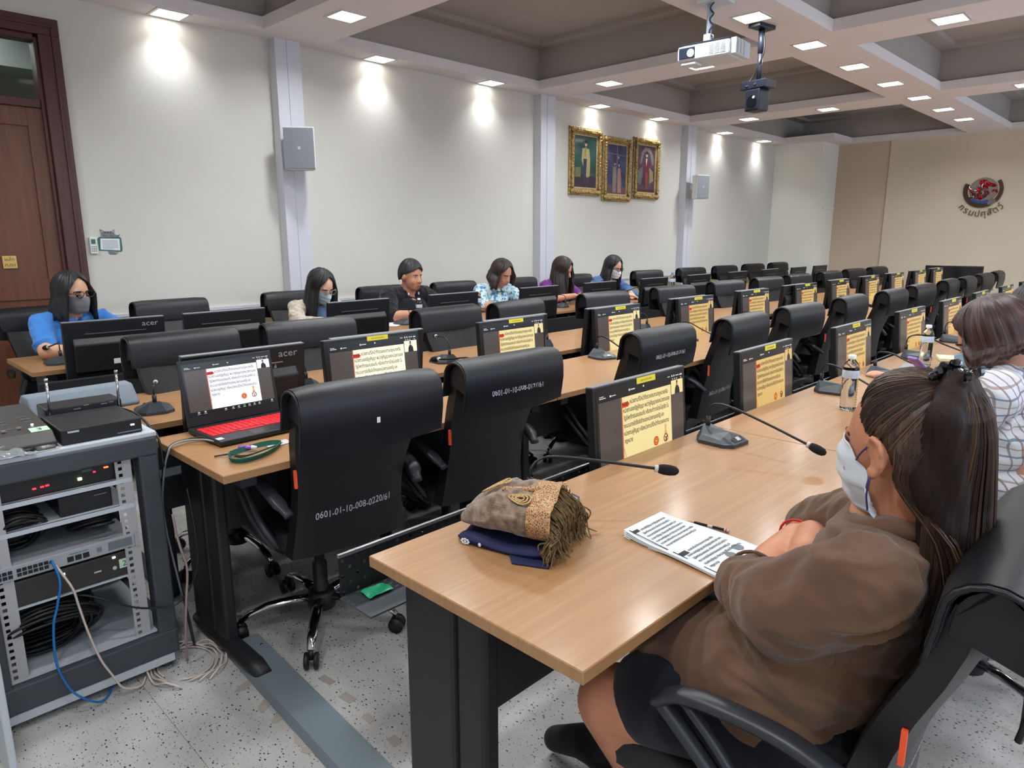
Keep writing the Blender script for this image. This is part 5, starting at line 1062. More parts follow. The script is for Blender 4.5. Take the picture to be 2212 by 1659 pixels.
# ================================================================== people
def capsule(b, a, c, ra, rc, n=14, flat=1.0):
    a, c = Vector(a), Vector(c); d = (c - a); L = d.length
    if L < 1e-6: return b.ell(a, (ra, ra, ra), None, n, n // 2)
    d.normalize(); u = d.orthogonal().normalized(); v = d.cross(u); rings = []
    for k in range(1, 5): t = PI / 2 * k / 4; rings.append((a - d * ra * math.cos(t), ra * math.sin(t)))
    for k in range(0, 4): t = PI / 2 * k / 4; rings.append((c + d * rc * math.sin(t), rc * math.cos(t)))
    return b.rings([[p + (u * math.cos(2 * PI * j / n) + v * math.sin(2 * PI * j / n)) * max(r, .0005) for j in range(n)] for p, r in rings])
def chain(b, pts, rs, n=14):
    for i in range(len(pts) - 1): capsule(b, pts[i], pts[i + 1], rs[i], rs[i + 1], n)
    return b
def blob(b, voxel, smooth=4, wrinkle=None):
    me = b.mesh('blob', []) if False else None
    me = bpy.data.meshes.new('blob'); me.from_pydata(b.v, [], b.f); bm = bmesh.new(); bm.from_mesh(me); bmesh.ops.recalc_face_normals(bm, faces=bm.faces); bm.to_mesh(me); bm.free()
    ob = bpy.data.objects.new('blob', me); COL.objects.link(ob)
    md = ob.modifiers.new('r', 'REMESH'); md.mode = 'VOXEL'; md.voxel_size = voxel
    if smooth: ms = ob.modifiers.new('s', 'SMOOTH'); ms.factor = .5; ms.iterations = smooth
    dg = bpy.context.evaluated_depsgraph_get(); dg.update()
    out = bpy.data.meshes.new_from_object(ob.evaluated_get(dg), depsgraph=dg); bpy.data.objects.remove(ob); bpy.data.meshes.remove(me)
    if wrinkle:
        n = len(out.vertices); co = np.empty(n * 3); out.vertices.foreach_get('co', co); co = co.reshape(-1, 3); no = np.empty(n * 3); out.vertices.foreach_get('normal', no); no = no.reshape(-1, 3)
        co = co + no * wrinkle(co)[:, None]; out.vertices.foreach_set('co', co.ravel()); out.update()
    out.shade_smooth(); return out
def folds(amp=.006, f=18.0, seed=0, dirn=(1, .4, .8)):
    d = np.array(dirn, float); d /= np.linalg.norm(d)
    def fn(co):
        # long soft cloth folds: warped waves
        w_ = np.sin(co[:, 0] * 9 + seed) + np.sin(co[:, 1] * 11 + 1.3 * seed) + np.sin(co[:, 2] * 8 + .7 * seed)
        s = np.sin((co @ d) * f * 2 + 2.2 * w_); m = .5 + .5 * np.sin(co[:, 0] * 7 + co[:, 2] * 11 + 2 * seed + co[:, 1] * 5)
        return amp * (np.abs(s) ** .6 * np.sign(s) * .55 * m + .45 * np.sin(f * .7 * (co[:, 2] + .5 * co[:, 1]) + w_))
    return fn
def ridged(amp=.008, scale=(7, 7, 15), seed=0.0, warp=.35):
    def fn(co):
        out = np.empty(len(co)); sx, sy, sz = scale
        for i, (x, y, z) in enumerate(co):
            wv = mnoise.noise(Vector((x * 5 + seed, y * 5, z * 5))) * warp
            a = mnoise.noise(Vector((x * sx + wv * 4 + seed, y * sy + wv * 3, z * sz + wv * 6 - seed))); b = mnoise.noise(Vector((x * sx * 2.1 - seed, y * sy * 2.1 + wv * 4, z * sz * 1.7 + seed)))
            out[i] = amp * ((1 - abs(a) * 2.6) * .7 + (1 - abs(b) * 2.6) * .3 - .35)
        return out
    return fn
def put(name, me, mats, parent):
    for m in (mats if isinstance(mats, (list, tuple)) else [mats]): me.materials.append(m)
    return link(name, me, parent)
def skin(name, col): return M(name, col, rough=.5, spec=.35, var=.10, vscale=25, sss=.12, bump=.08, bscale=350)
def hair_mat(name, c0, c1):
    m = bpy.data.materials.new(name); m.use_nodes = True; nt = m.node_tree; b = nt.nodes['Principled BSDF']
    uv = nt.nodes.new('ShaderNodeUVMap'); mp = nt.nodes.new('ShaderNodeMapping'); mp.inputs['Scale'].default_value = (150, 2.5, 1); nt.links.new(uv.outputs[0], mp.inputs[0])
    n = nt.nodes.new('ShaderNodeTexNoise'); n.inputs['Scale'].default_value = 1.0; n.inputs['Detail'].default_value = 4; nt.links.new(mp.outputs[0], n.inputs['Vector'])
    r = nt.nodes.new('ShaderNodeValToRGB'); r.color_ramp.elements[0].position = .35; r.color_ramp.elements[1].position = .7; r.color_ramp.elements[0].color = lin(c0); r.color_ramp.elements[1].color = lin(c1)
    nt.links.new(n.outputs['Fac'], r.inputs[0]); nt.links.new(r.outputs[0], b.inputs['Base Color']); b.inputs['Roughness'].default_value = .42; b.inputs['Specular IOR Level'].default_value = .45
    bp = nt.nodes.new('ShaderNodeBump'); bp.inputs['Strength'].default_value = .5; bp.inputs['Distance'].default_value = .003; nt.links.new(n.outputs['Fac'], bp.inputs['Height']); nt.links.new(bp.outputs[0], b.inputs['Normal'])
    MATS[name] = m; return m
def head_prims(b, H, wide=1.0, ear=True):
    # H: head frame (x forward, y left, z up), metres
    def P(*p): return H @ Vector(p)
    R3 = H.to_quaternion()
    b.ell(P(-.012, 0, .022), (.098, .077 * wide, .096), R3, 24, 16); b.ell(P(.022, 0, -.028), (.070, .064 * wide, .090), R3, 22, 14); b.ell(P(.036, 0, -.078), (.046, .046 * wide, .042), R3, 18, 12)
    b.ell(P(.055, .03 * wide, -.035), (.030, .028 * wide, .034), R3, 12, 8); b.ell(P(.055, -.03 * wide, -.035), (.030, .028 * wide, .034), R3, 12, 8)
    capsule(b, P(.082, 0, .005), P(.104, 0, -.032), .008, .0125); b.ell(P(.094, .012, -.036), (.011, .009, .008), R3, 10, 6); b.ell(P(.094, -.012, -.036), (.011, .009, .008), R3, 10, 6)
    capsule(b, P(.074, -.036, .020), P(.074, .036, .020), .010, .010); b.ell(P(.082, 0, -.068), (.012, .024, .014), R3, 12, 8)
    if ear:
        for s in (-1, 1): b.ell(P(-.004, s * .079 * wide, -.006), (.020, .008, .032), R3 @ Euler((0, .25, s * .35)).to_quaternion(), 12, 8)
    return b
def face_x(y, z, wide=1.0):
    best = 0
    for (c, r) in (((-.012, 0, .022), (.098, .077 * wide, .096)), ((.022, 0, -.028), (.070, .064 * wide, .090)), ((.036, 0, -.078), (.046, .046 * wide, .042))):
        q = 1 - ((y - c[1]) / r[1]) ** 2 - ((z - c[2]) / r[2]) ** 2
        if q > 0: best = max(best, c[0] + r[0] * math.sqrt(q))
    return best
def thick_sheet(b, fn, nu, nv, off):
    o = len(b.v); b.grid(fn, nu, nv); q = len(b.v); b.grid(lambda u, v: tuple(Vector(fn(u, v)) - Vector(off)), nu, nv)
    for i in range(nu - 1):
        for (r0, fl_) in ((0, 0), (nv - 1, 1)): a = o + r0 * nu + i; c = q + r0 * nu + i; b.f.append((a, a + 1, c + 1, c)); b.m.append(b.mi)
    for j in range(nv - 1):
        for i in (0, nu - 1): a = o + j * nu + i; c = q + j * nu + i; b.f.append((a, a + nu, c + nu, c)); b.m.append(b.mi)
    return b
def mask(H, col, root, wide=1.0, pleats=True, strap=(232, 232, 236), hi=.103):
    off = H.to_3x3() @ Vector((.002, 0, 0))
    def f(u, v):
        y = (-1 + 2 * u) * .066 * wide * (1 - .10 * (v - .5) ** 2 * 4); z = -.108 + hi * v
        base = max(face_x(y, max(z, -.095), wide), .01) + .008 + .024 * math.exp(-(y / .024) ** 2) * math.sin(PI * min(1, .25 + v * .62)) + .005 * math.exp(-(y / .04) ** 2)
        if v < .15: base -= .012 * (1 - v / .15)
        if pleats: base += .0022 * math.sin(v * 19)
        return tuple(H @ Vector((base, y, z)))
    o = thick_sheet(MB(), f, 21, 22, off).build('face_mask', M('mask %d %d %d' % col, col, .75, bump=.2, bscale=400), root, smooth=True)
    st_ = MB()
    for s in (-1, 1):
        for z in (-.015, -.095):
            p0 = Vector(f(0 if s < 0 else 1, min(1, (z + .108) / hi))); p2 = H @ Vector((-.004, s * .084 * wide, .022 if z > -.05 else -.030)); p1 = p0.lerp(p2, .5) + H.to_3x3() @ Vector((0, s * .005, 0))
            MB().tube(bez([p0, p1, p2], 4), .0016, 5).build('ear_loop', M('loop %d %d %d' % strap, strap, .6), o, smooth=True)
    return o
def glasses(H, root, col=(24, 20, 22), r=.023, wide=1.0):
    g = MB(); fx = .112; ZG = .010
    def P(*p): return H @ Vector(p)
    for s in (-1, 1):
        pts = [P(fx - .010 * abs(math.cos(a) * .5 + s * .5 * 0) - .004, s * .033 + r * math.cos(a) * 1.08, ZG + r * .86 * math.sin(a)) for a in np.linspace(0, 2 * PI, 21)]
        g.tube(pts, .0022, 5); g.tube([P(fx - .008, s * .057, .014), P(.06, s * .076 * wide, .012), P(-.01, s * .082 * wide, .008)], .0016, 5)
    g.tube([P(fx - .004, -.010, .014), P(fx + .001, 0, .018), P(fx - .004, .010, .014)], .0016, 5)
    o = g.build('glasses', M('glasses frame %d' % col[0], col, .3), root, smooth=True)
    for s in (-1, 1):
        l = MB(); l.add([P(fx - .006, s * .033 + r * math.cos(a), ZG + r * .84 * math.sin(a)) for a in np.linspace(0, 2 * PI, 17)[:-1]], [tuple(range(16))]); l.build('lens', M('clear spectacle lens', (240, 244, 250), rough=.02, trans=1.0, ior=1.05, spec=.6), o)
    return o
def face_bits(H, root, down=False, lips=True, brow=(30, 24, 24), lip=(168, 92, 86), wide=1.0):
    def P(*p): return H @ Vector(p)
    R3 = H.to_quaternion()
    for s in (-1, 1):
        y = s * .031 * wide
        if down: MB().tube([P(face_x(y - .014, -.004) + .001, y - .014, -.004), P(face_x(y, -.008) + .0035, y, -.009), P(face_x(y + .014, -.004) + .001, y + .014, -.004)], .0024, 6).build('eyelash', M('dark lashes', (24, 18, 18), .6), root, smooth=True)
        else:
            e = MB().ell(P(face_x(y, 0) - .0055, y, -.002), (.0066, .0118, .0046), R3, 12, 8).build('eye', M('eye white', (216, 212, 208), .25), root, smooth=True); MB().ell(P(face_x(y, 0) - .0008, y - .002, -.002), (.0032, .0052, .0048), R3, 10, 6).build('iris', M('dark iris', (28, 18, 14), .2), e, smooth=True)
            MB().tube([P(face_x(y - .015, .004) + .001, y - .015, .001), P(face_x(y, .006) + .003, y, .0058), P(face_x(y + .015, .004) + .001, y + .015, .001)], .002, 6).build('eyelash', M('dark lashes'), root, smooth=True)
        MB().tube([P(face_x(y - .018, .02) + .004, y - .018, .018), P(face_x(y, .024) + .007, y, .0235), P(face_x(y + .018, .02) + .004, y + .018, .019)], [.0026, .0044, .0024], 6).build('eyebrow', M('eyebrow %d' % brow[0], brow, .8), root, smooth=True)
    if lips:
        for (z, r_) in ((-.062, .0042), (-.071, .005)): MB().tube([P(.080, -.022, -.066), P(.0925, -.008, z), P(.0945, 0, z - .0005), P(.0925, .008, z), P(.080, .022, -.066)], [.001, r_, r_ * .9, r_, .001], 8).build('lip', M('lips %d %d %d' % lip, lip, .4), root, smooth=True)
def hair_shell(H, mat, root, length, front=60, side=None, rx=.112, ry=.092, rz=.112, seed=0, opening=58, out=.012, fall=None, nphi=120, ns=26, part=0.0, flare=1.0, back=None):
    # length(phi) metres of hair hanging below the cap; phi 0 = face, + = left
    V = []; UVs = []; C_ = Vector((-.014, 0, .020)); r0 = random.Random(seed); ph = [r0.uniform(0, 6) for _ in range(6)]
    for layer in (0, 1):
        k = 1.0 if layer == 0 else .90
        for i in range(nphi):
            f = 2 * PI * i / nphi; fd = math.degrees(f if f <= PI else f - 2 * PI); a = abs(fd)
            strand = 1 + .020 * math.sin(f * 11 + ph[0]) + .016 * math.sin(f * 27 + ph[1]) + .012 * math.sin(f * 47 + ph[2])
            t = min(1, max(0, (a - opening) / 14)); t = t * t * (3 - 2 * t)
            thmax = math.radians((front + (80 - front) * min(1, a / max(opening, 1)) ** 1.8) * (1 - t) + 104 * t) if length else math.radians(front + ((side or 92) - front) * min(1, a / 75) if a < 75 else (side or 92) + ((back or 118) - (side or 92)) * min(1, (a - 75) / 60))
            L = (length(fd) * (1 + .10 * math.sin(f * 19 + ph[4]) + .07 * math.sin(f * 43 + ph[5])) if length else 0) * t; ncap = int(ns * (.45 if L > .02 else 1.0)); last = None
            for j in range(ns):
                if j < ncap:
                    th = thmax * j / (ncap - 1); th = max(th, .02)
                    p = Vector((rx * math.sin(th) * math.cos(f), ry * math.sin(th) * math.sin(f), rz * math.cos(th))) * k * (1 + (strand - 1) * min(1, th * 1.2)) + C_
                    p.y += part * 0; w_ = H @ p; last = w_
                else:
                    q = (j - ncap + 1) / (ns - ncap); rad = (H.to_3x3() @ Vector((math.cos(f), math.sin(f), 0))); rad.z = 0
                    w_ = last + Vector((0, 0, -L * q)) + rad * (out * math.sin(q * 2.2) * flare + .006 * math.sin(q * 9 + f * 5 + ph[3]) * q) * (1 if layer == 0 else .3)
                    if fall: w_ += Vector(fall) * q * q
                    if layer: w_ += rad * (.010 * q * q - .004 * (1 - q))
                V.append(tuple(w_)); UVs.append((i / nphi, j / ns))
    F = []; N = nphi * ns
    for layer in (0, 1):
        o = layer * N
        for i in range(nphi):
            i2 = (i + 1) % nphi
            for j in range(ns - 1):
                q = (o + i * ns + j, o + i2 * ns + j, o + i2 * ns + j + 1, o + i * ns + j + 1); F.append(q if layer == 0 else q[::-1])
    for i in range(nphi): i2 = (i + 1) % nphi; F.append((i * ns + ns - 1, i2 * ns + ns - 1, N + i2 * ns + ns - 1, N + i * ns + ns - 1))
    me = bpy.data.meshes.new('hair'); me.from_pydata(V, [], F); uvl = me.uv_layers.new(name='UVMap')
    for lp_ in me.loops: uvl.data[lp_.index].uv = UVs[lp_.vertex_index]
    me.materials.append(mat); me.shade_smooth(); return link('hair', me, root)
def hand(b, w_, d, n, s=1, curl=.5, k=1.0):
    # w_ wrist, d finger direction, n back-of-hand normal, s = +1 thumb to the left of d (seen along n)
    w_, d, n = Vector(w_), Vector(d).normalized(), Vector(n).normalized(); n = (n - d * n.dot(d)).normalized(); sd = n.cross(d) * s
    for q in (-.026, -.009, .009, .026): capsule(b, w_ + d * .01 + sd * q * .75, w_ + d * .085 * k + sd * q, .013, .011, 10)
    for q, L in ((.027, .062), (.009, .074), (-.009, .069), (-.026, .052)):
        p = w_ + d * .085 * k + sd * q; dd = d.copy()
        for seg, (fr_, r_) in enumerate(((.42, .0092), (.33, .0085), (.25, .0078))):
            dd = (dd - n * math.tan(curl * (.35 + .25 * seg))).normalized(); e = p + dd * L * fr_; capsule(b, p, e, r_ + .0006, r_, 8); p = e
    p = w_ + d * .03 + sd * .030; q = p + (d * .6 + sd * .6 - n * .2).normalized() * .038; r_ = q + (d * .9 + sd * .15 - n * .3 * curl).normalized() * .032
    capsule(b, w_ + d * .012 + sd * .012, p, .014, .013, 10); capsule(b, p, q, .0125, .0105, 10); capsule(b, q, r_, .0105, .0085, 10)
m_trouser = M('dark trousers', (34, 36, 44), .8); m_shoe = M('black shoes', (20, 20, 22), .45)
def sitter(loc, rz, label, skin_c, shirt, head, lean=.18, hp=.25, hy=0.0, wide=1.0, bulk=1.0, lh=None, rh=None, le=None, re=None, sleeve=.9, seed=0, vox=.0075, fold=.006, drop=0.0, hands=True, neck=0.0):
    """seated figure; local x forward. head = extra forward offset of the head; hands given as wrist points"""
    t = empty('person', loc, rz, label, 'person')
    P0 = Vector((0, 0, .56)); N = P0 + Vector((math.sin(lean) * .42, 0, math.cos(lean) * .42 - drop)); C = P0.lerp(N, .62)
    Hc = N + Vector((.045 + head, 0, .135 - neck)); H = Matrix.Translation(Hc) @ Euler((0, hp, hy), 'ZYX').to_matrix().to_4x4()
    shw = .165 * (1 + (bulk - 1) * .5); LS, RS = N + Vector((-.01, shw, -.035)), N + Vector((-.01, -shw, -.035))
    lh = Vector(lh or (.40, .06, .80)); rh = Vector(rh or (.40, -.06, .80)); le = Vector(le or (.20, .24, .80)); re = Vector(re or (.20, -.24, .80))
    sk = skin('skin %d %d %d' % skin_c, skin_c); b = MB(); head_prims(b, H, wide)
    chain(b, [P0, C, N + Vector((-.01, 0, -.04))], [.12 * bulk, .115 * bulk, .07]); capsule(b, N + Vector((0, 0, -.05)), Hc + (H.to_3x3() @ Vector((-.02, 0, -.06))), .056 * (1 + (bulk - 1) * .6), .052 * (1 + (bulk - 1) * .6))
    capsule(b, LS, RS, .055, .055)
    ar = 1 + (bulk - 1) * .7
    for S_, E_, W_ in ((LS, le, lh), (RS, re, rh)): chain(b, [S_, E_, W_], [.048 * ar, .042 * ar, .027 * ar])
    if hands:
        for E_, W_, s in ((le, lh, -1), (re, rh, 1)): hand(b, W_, (W_ - E_).normalized() * .9 + Vector((0, 0, -.12)), (0, 0, 1), s, .5)
    put('body', blob(b, vox, 3), sk, t)
    c = MB(); g = .014
    c.ell(P0 + Vector((.01, 0, .0)), (.15 * bulk, .175 * bulk, .13), None, 20, 12); c.ell(P0.lerp(N, .3) + Vector((.015 * bulk, 0, 0)), (.125 * bulk, .155 * bulk, .14), None, 20, 12); c.ell(C + Vector((.01, 0, 0)), (.115 * bulk, .165 * (1 + (bulk - 1) * .7), .14), None, 20, 12)
    capsule(c, LS, RS, .066 * ar, .066 * ar); capsule(c, N + Vector((-.012, 0, -.06)), N + Vector((-.008, 0, -.005)), .085, .066)
    for S_, E_ in ((LS, le), (RS, re)): chain(c, [S_, S_.lerp(E_, sleeve * .5), S_.lerp(E_, sleeve)], [.064 * ar, .062 * ar, .060 * ar])
    if sleeve > 1:
        for E_, W_ in ((le, lh), (re, rh)): capsule(c, E_, E_.lerp(W_, sleeve - 1), .055, .045)
    put('shirt', blob(c, vox, 4, ridged(fold * 1.5, (9, 9, 16), seed * 3.1)), shirt, t)
    l = MB()
    for s in (-1, 1): chain(l, [(0, s * .09, .53), (.40, s * .11, .50), (.36, s * .12, .12)], [.085, .07, .05])
    put('trousers', blob(l, .015, 3), m_trouser, t)
    for s in (-1, 1): chain(MB(), [(.34, s * .12, .045), (.50, s * .13, .038)], [.045, .036]).build('shoe', m_shoe, t, smooth=True)
    return t, H, N
def collar(N, root, mat, r=.075, h=.03, lift=.0):
    b = MB()
    for s in (-1, 1):
        pts = [N + Vector((r * math.cos(a) * .95 + .005, s * r * math.sin(a), h * (.6 - .8 * math.cos(a)) - .018 + lift)) for a in np.linspace(.15, PI, 12)]
        rr = []
        for i, p in enumerate(pts):
            o = Vector((p.x - N.x, p.y - N.y, 0)).normalized(); rr.append([p, p + Vector((0, 0, .016)), p + o * .012 + Vector((0, 0, .012)), p + o * .024 + Vector((0, 0, -.024))])
        b.rings(rr)
    return b.build('collar', mat, root, smooth=True)
hm_black = hair_mat('black hair', (9, 9, 11), (38, 38, 44)); hm_dark = hair_mat('dark brown hair', (20, 15, 14), (62, 48, 44)); hm_red = hair_mat('reddish brown hair', (26, 14, 13), (84, 50, 44)); hm_brown = hair_mat('brown hair', (24, 17, 14), (92, 68, 48))
def cloth(name, col, **k): return M(name, col, rough=.85, spec=.2, sheen=.15, bump=.25, bscale=500, var=.12, vscale=10, **k)
# -- blue polo shirt, grey mask, glasses
pl = cloth('bright blue polo knit', (66, 128, 204))
t, H, N = sitter((-4.87, 1.135, .0), math.radians(8), 'person in bright blue polo with grey mask and glasses by the door', (208, 160, 132), pl, .01, lean=.10, hp=.12, hy=.25, lh=(.46, .02, .80), rh=(.42, .02, .80), le=(.26, .26, .81), re=(.20, -.22, .80), sleeve=.75, seed=1)
collar(N, t, pl); hair_shell(H, hm_black, t, lambda d: .17 + .03 * math.cos(math.radians(d * 2)), front=42, opening=44, out=.022, seed=1, rx=.114, ry=.096, rz=.116); mask(H, (112, 114, 120), t, pleats=False, strap=(112, 114, 120)); glasses(H, t); face_bits(H, t, lips=False)
MB().ell(N + Vector((.062, .0, -.02)), (.004, .006, .006), None, 8, 6).build('button', M('white button', (222, 226, 230), .4), t)
# -- beige jacket, light blue mask
jk = M('cream striped jacket', (196, 184, 168), rough=.9, var=.3, vscale=5, stretch=(6, 6, 1), col2=(148, 136, 124), sheen=.2)
t, H, N = sitter((-4.95, 2.78, 0), math.radians(4), 'person in cream striped jacket with pale blue mask looking down', (222, 176, 150), jk, .05, lean=.24, hp=.55, hy=.1, lh=(.42, .05, .80), rh=(.42, -.05, .80), le=(.24, .25, .82), re=(.24, -.25, .82), sleeve=1.8, seed=2, fold=.008, drop=.03)
put('inner_shirt', blob(MB().ell(N + Vector((.05, 0, -.16)), (.085, .085, .16), None, 16, 12), .01, 3, folds(.004, 24, 5)), cloth('denim blue blouse', (84, 104, 140)), t)
hair_shell(H, hm_black, t, lambda d: .30 if abs(d) < 120 else .22, front=36, opening=46, out=.03, seed=2, rx=.116, ry=.098, rz=.116, fall=(-.02, 0, 0)); mask(H, (176, 204, 220), t); glasses(H, t, (150, 140, 136), .024); face_bits(H, t, down=True, lips=False)
# -- black shirt, short hair
bs = cloth('black cotton shirt', (24, 25, 32))
t, H, N = sitter((-4.89, 3.66, 0), math.radians(2), 'person in black short sleeved shirt with short black hair', (190, 136, 108), bs, .02, lean=.12, hp=.12, hy=.12, wide=1.16, bulk=1.32, lh=(.36, .04, .81), rh=(.36, -.05, .81), le=(.22, .30, .80), re=(.18, -.30, .80), sleeve=.92, seed=3)
hair_shell(H, hm_black, t, None, front=60, side=88, back=119, rx=.111, ry=.098, rz=.130, seed=3); face_bits(H, t, wide=1.1, lip=(150, 84, 76), brow=(18, 14, 14))
for s in (-1, 1): MB().ell(N + Vector((.088, s * .055, -.012)), (.005, .007, .012), None, 8, 6).build('collar_tip', M('white collar tip', (222, 222, 226), .6), t)
sb = MB()
for k in range(70):
    a = rnd.uniform(-.9, .9); z = rnd.uniform(-.112, -.05); y = .05 * math.sin(a) * 1.1
    if abs(y) < .02 and -.08 < z < -.058: continue
    sb.ell(H @ Vector((face_x(y, z, 1.16) + .0004, y, z)), (.0008, .0008, .0012), None, 4, 3)
sb.build('stubble', M('dark stubble', (60, 42, 36), .8), t)['kind'] = 'stuff'
# -- patterned light blue blouse
def print_mat():
    m = bpy.data.materials.new('light blue floral print'); m.use_nodes = True; nt = m.node_tree; b = nt.nodes['Principled BSDF']; b.inputs['Roughness'].default_value = .8
    tc = nt.nodes.new('ShaderNodeTexCoord'); v = nt.nodes.new('ShaderNodeTexVoronoi'); v.inputs['Scale'].default_value = 30; nt.links.new(tc.outputs['Object'], v.inputs['Vector'])
    n = nt.nodes.new('ShaderNodeTexNoise'); n.inputs['Scale'].default_value = 26; n.inputs['Detail'].default_value = 2; nt.links.new(tc.outputs['Object'], n.inputs['Vector'])
    r = nt.nodes.new('ShaderNodeValToRGB'); e = r.color_ramp.elements; e[0].position = .2; e[0].color = lin((44, 84, 128)); e[1].position = .34; e[1].color = lin((150, 198, 216)); k = e.new(.6); k.color = lin((206, 226, 232)); nt.links.new(v.outputs['Distance'], r.inputs[0])
    r2 = nt.nodes.new('ShaderNodeValToRGB'); r2.color_ramp.elements[0].position = .57; r2.color_ramp.elements[0].color = (0, 0, 0, 1); r2.color_ramp.elements[1].position = .6; r2.color_ramp.elements[1].color = (1, 1, 1, 1); nt.links.new(n.outputs['Fac'], r2.inputs[0])
    mx = nt.nodes.new('ShaderNodeMix'); mx.data_type = 'RGBA'; nt.links.new(r2.outputs[0], mx.inputs[0]); nt.links.new(r.outputs[0], mx.inputs[6]); mx.inputs[7].default_value = lin((84, 140, 180)); nt.links.new(mx.outputs[2], b.inputs['Base Color']); return m
fb = print_mat()
t, H, N = sitter((-4.95, 4.72, 0), math.radians(-2), 'person in patterned light blue blouse looking down at the table', (200, 146, 118), fb, .06, lean=.26, hp=.50, hy=.12, bulk=1.12, lh=(.40, .06, .80), rh=(.40, -.05, .80), le=(.22, .27, .81), re=(.22, -.27, .81), sleeve=.9, seed=4, fold=.009)
collar(N, t, fb); hair_shell(H, hm_dark, t, lambda d: .11 + .02 * math.sin(math.radians(d * 3)), front=40, opening=52, out=.035, seed=4, rx=.118, ry=.102, rz=.118); face_bits(H, t, down=True)
# -- purple shirt with phone
t, H, N = sitter((-4.95, 5.62, 0), math.radians(4), 'person in purple shirt with long dark hair holding a phone', (206, 152, 126), cloth('purple polo knit', (112, 44, 128)), .05, lean=.22, hp=.5, hy=.3, lh=(.42, .08, .84), rh=(.36, -.02, .84), le=(.22, .26, .81), re=(.20, -.26, .81), sleeve=.8, seed=5)
hair_shell(H, hm_dark, t, lambda d: .30, front=38, opening=40, out=.028, seed=5, rx=.114, ry=.098, rz=.116, fall=(.02, 0, 0)); face_bits(H, t, down=True)
ph = empty('mobile_phone', (-4.50, 5.70, .87), math.radians(20), 'dark mobile phone held by the person in the purple shirt', 'phone'); MB().box(-.035, .035, -.075, .075, 0, .009).build('phone_body', M('dark phone glass', (40, 40, 46), .2), ph, bevel=.004); MB().box(-.031, .031, -.07, .07, .009, .0095).build('phone_screen', M('phone screen', (90, 92, 100), .1), ph)
# -- denim blue shirt, white mask
t, H, N = sitter((-4.95, 6.52, 0), math.radians(-4), 'person in denim blue shirt with white mask and glasses', (214, 168, 144), cloth('denim blue cotton', (74, 104, 146)), .05, lean=.24, hp=.40, hy=.1, lh=(.40, .08, .81), rh=(.42, -.05, .81), le=(.22, .26, .81), re=(.20, -.26, .81), sleeve=1.5, seed=6, fold=.008)
hair_shell(H, hm_black, t, lambda d: .24, front=40, opening=50, out=.028, seed=6, rx=.112, ry=.096, rz=.114, fall=(-.04, 0, 0)); mask(H, (228, 228, 230), t); glasses(H, t, (40, 34, 34), .023); face_bits(H, t, down=True, lips=False)
# ================================================================== the person in the brown shirt, nearest
sk_b = skin('tan skin', (188, 128, 98)); BR = M('brown cotton shirt', (98, 72, 55), rough=.88, spec=.15, sheen=.2, bump=.5, bscale=45, var=.10, vscale=12); 
t = empty('person', (-.45, 1.235, 0), PI, 'person in brown shirt with ponytail and white mask at the nearest table', 'person')
Hc = Vector((-.150, .018, 1.098)); H = Matrix.Translation(Hc) @ Euler((0, .08, -.34), 'ZYX').to_matrix().to_4x4() @ Matrix.Scale(1.0, 4)
LS, RS = Vector((-.155, .165, .918)), Vector((-.155, -.175, .925)); LE, RE = Vector((.082, .051, .778)), Vector((.07, -.27, .80)); LW, RW = Vector((.085, -.215, .808)), Vector((.02, -.06, .83))
b = MB(); head_prims(b, H, 1.04, ear=False)
capsule(b, (-.155, 0, .96), Hc + H.to_3x3() @ Vector((-.025, 0, -.055)), .064, .057); capsule(b, Hc + H.to_3x3() @ Vector((.03, 0, -.10)), (-.12, 0, .97), .035, .05)
# ear with rim and lobe, near side and far side
def P(*p): return H @ Vector(p)
R3 = H.to_quaternion()
for s in (1, -1):
    y = .079 * 1.04
    rim = [(.006, y - .004, .004), (.0, y + .006, .026), (-.014, y + .013, .034), (-.027, y + .016, .024), (-.030, y + .015, .004), (-.024, y + .011, -.014), (-.012, y + .007, -.028), (-.002, y + .002, -.03)]
    pts = bez([P(a, s * c, d) for a, c, d in rim], 3); b.tube(pts, .0055, 8)
    b.ell(P(-.004, s * (y + .002), -.024), (.010, .007, .013), R3, 12, 8); b.ell(P(-.014, s * (y + .002), .004), (.016, .005, .026), R3, 12, 8); b.tube(bez([P(-.006, s * (y + .006), .018), P(-.018, s * (y + .011), .010), P(-.017, s * (y + .010), -.008)], 3), .0035, 6)
chain(b, [(0, 0, .58), (-.06, 0, .75), (-.14, 0, .90)], [.13, .12, .08]); capsule(b, LS + Vector((0, -.03, -.02)), RS + Vector((0, .03, -.02)), .05, .05)
for S_, E_, W_ in ((LS, LE, LW), (RS, RE, RW)): chain(b, [S_ + Vector((.02, 0, -.03)), E_ + Vector((0, 0, -.004)), E_.lerp(W_, .45), W_], [.040, .040, .041, .030], 18)
hand(b, LW, (LW - LE).normalized() + Vector((-.1, 0, 0)), (.3, 0, 1), -1, .45); hand(b, RW, (RW - RE).normalized(), (.2, 0, 1), 1, .6)
# legs
LK, LA = Vector((.285, .185, .500)), Vector((.165, .07, .13)); RK, RA = Vector((.37, -.14, .48)), Vector((.43, -.09, .13))
for hp_, K_, A_ in (((0, .09, .54), LK, LA), ((0, -.09, .54), RK, RA)): chain(b, [hp_, K_, K_.lerp(A_, .35) , A_], [.088, .076, .062, .040], 18)
put('body', blob(b, .0052, 4), sk_b, t)
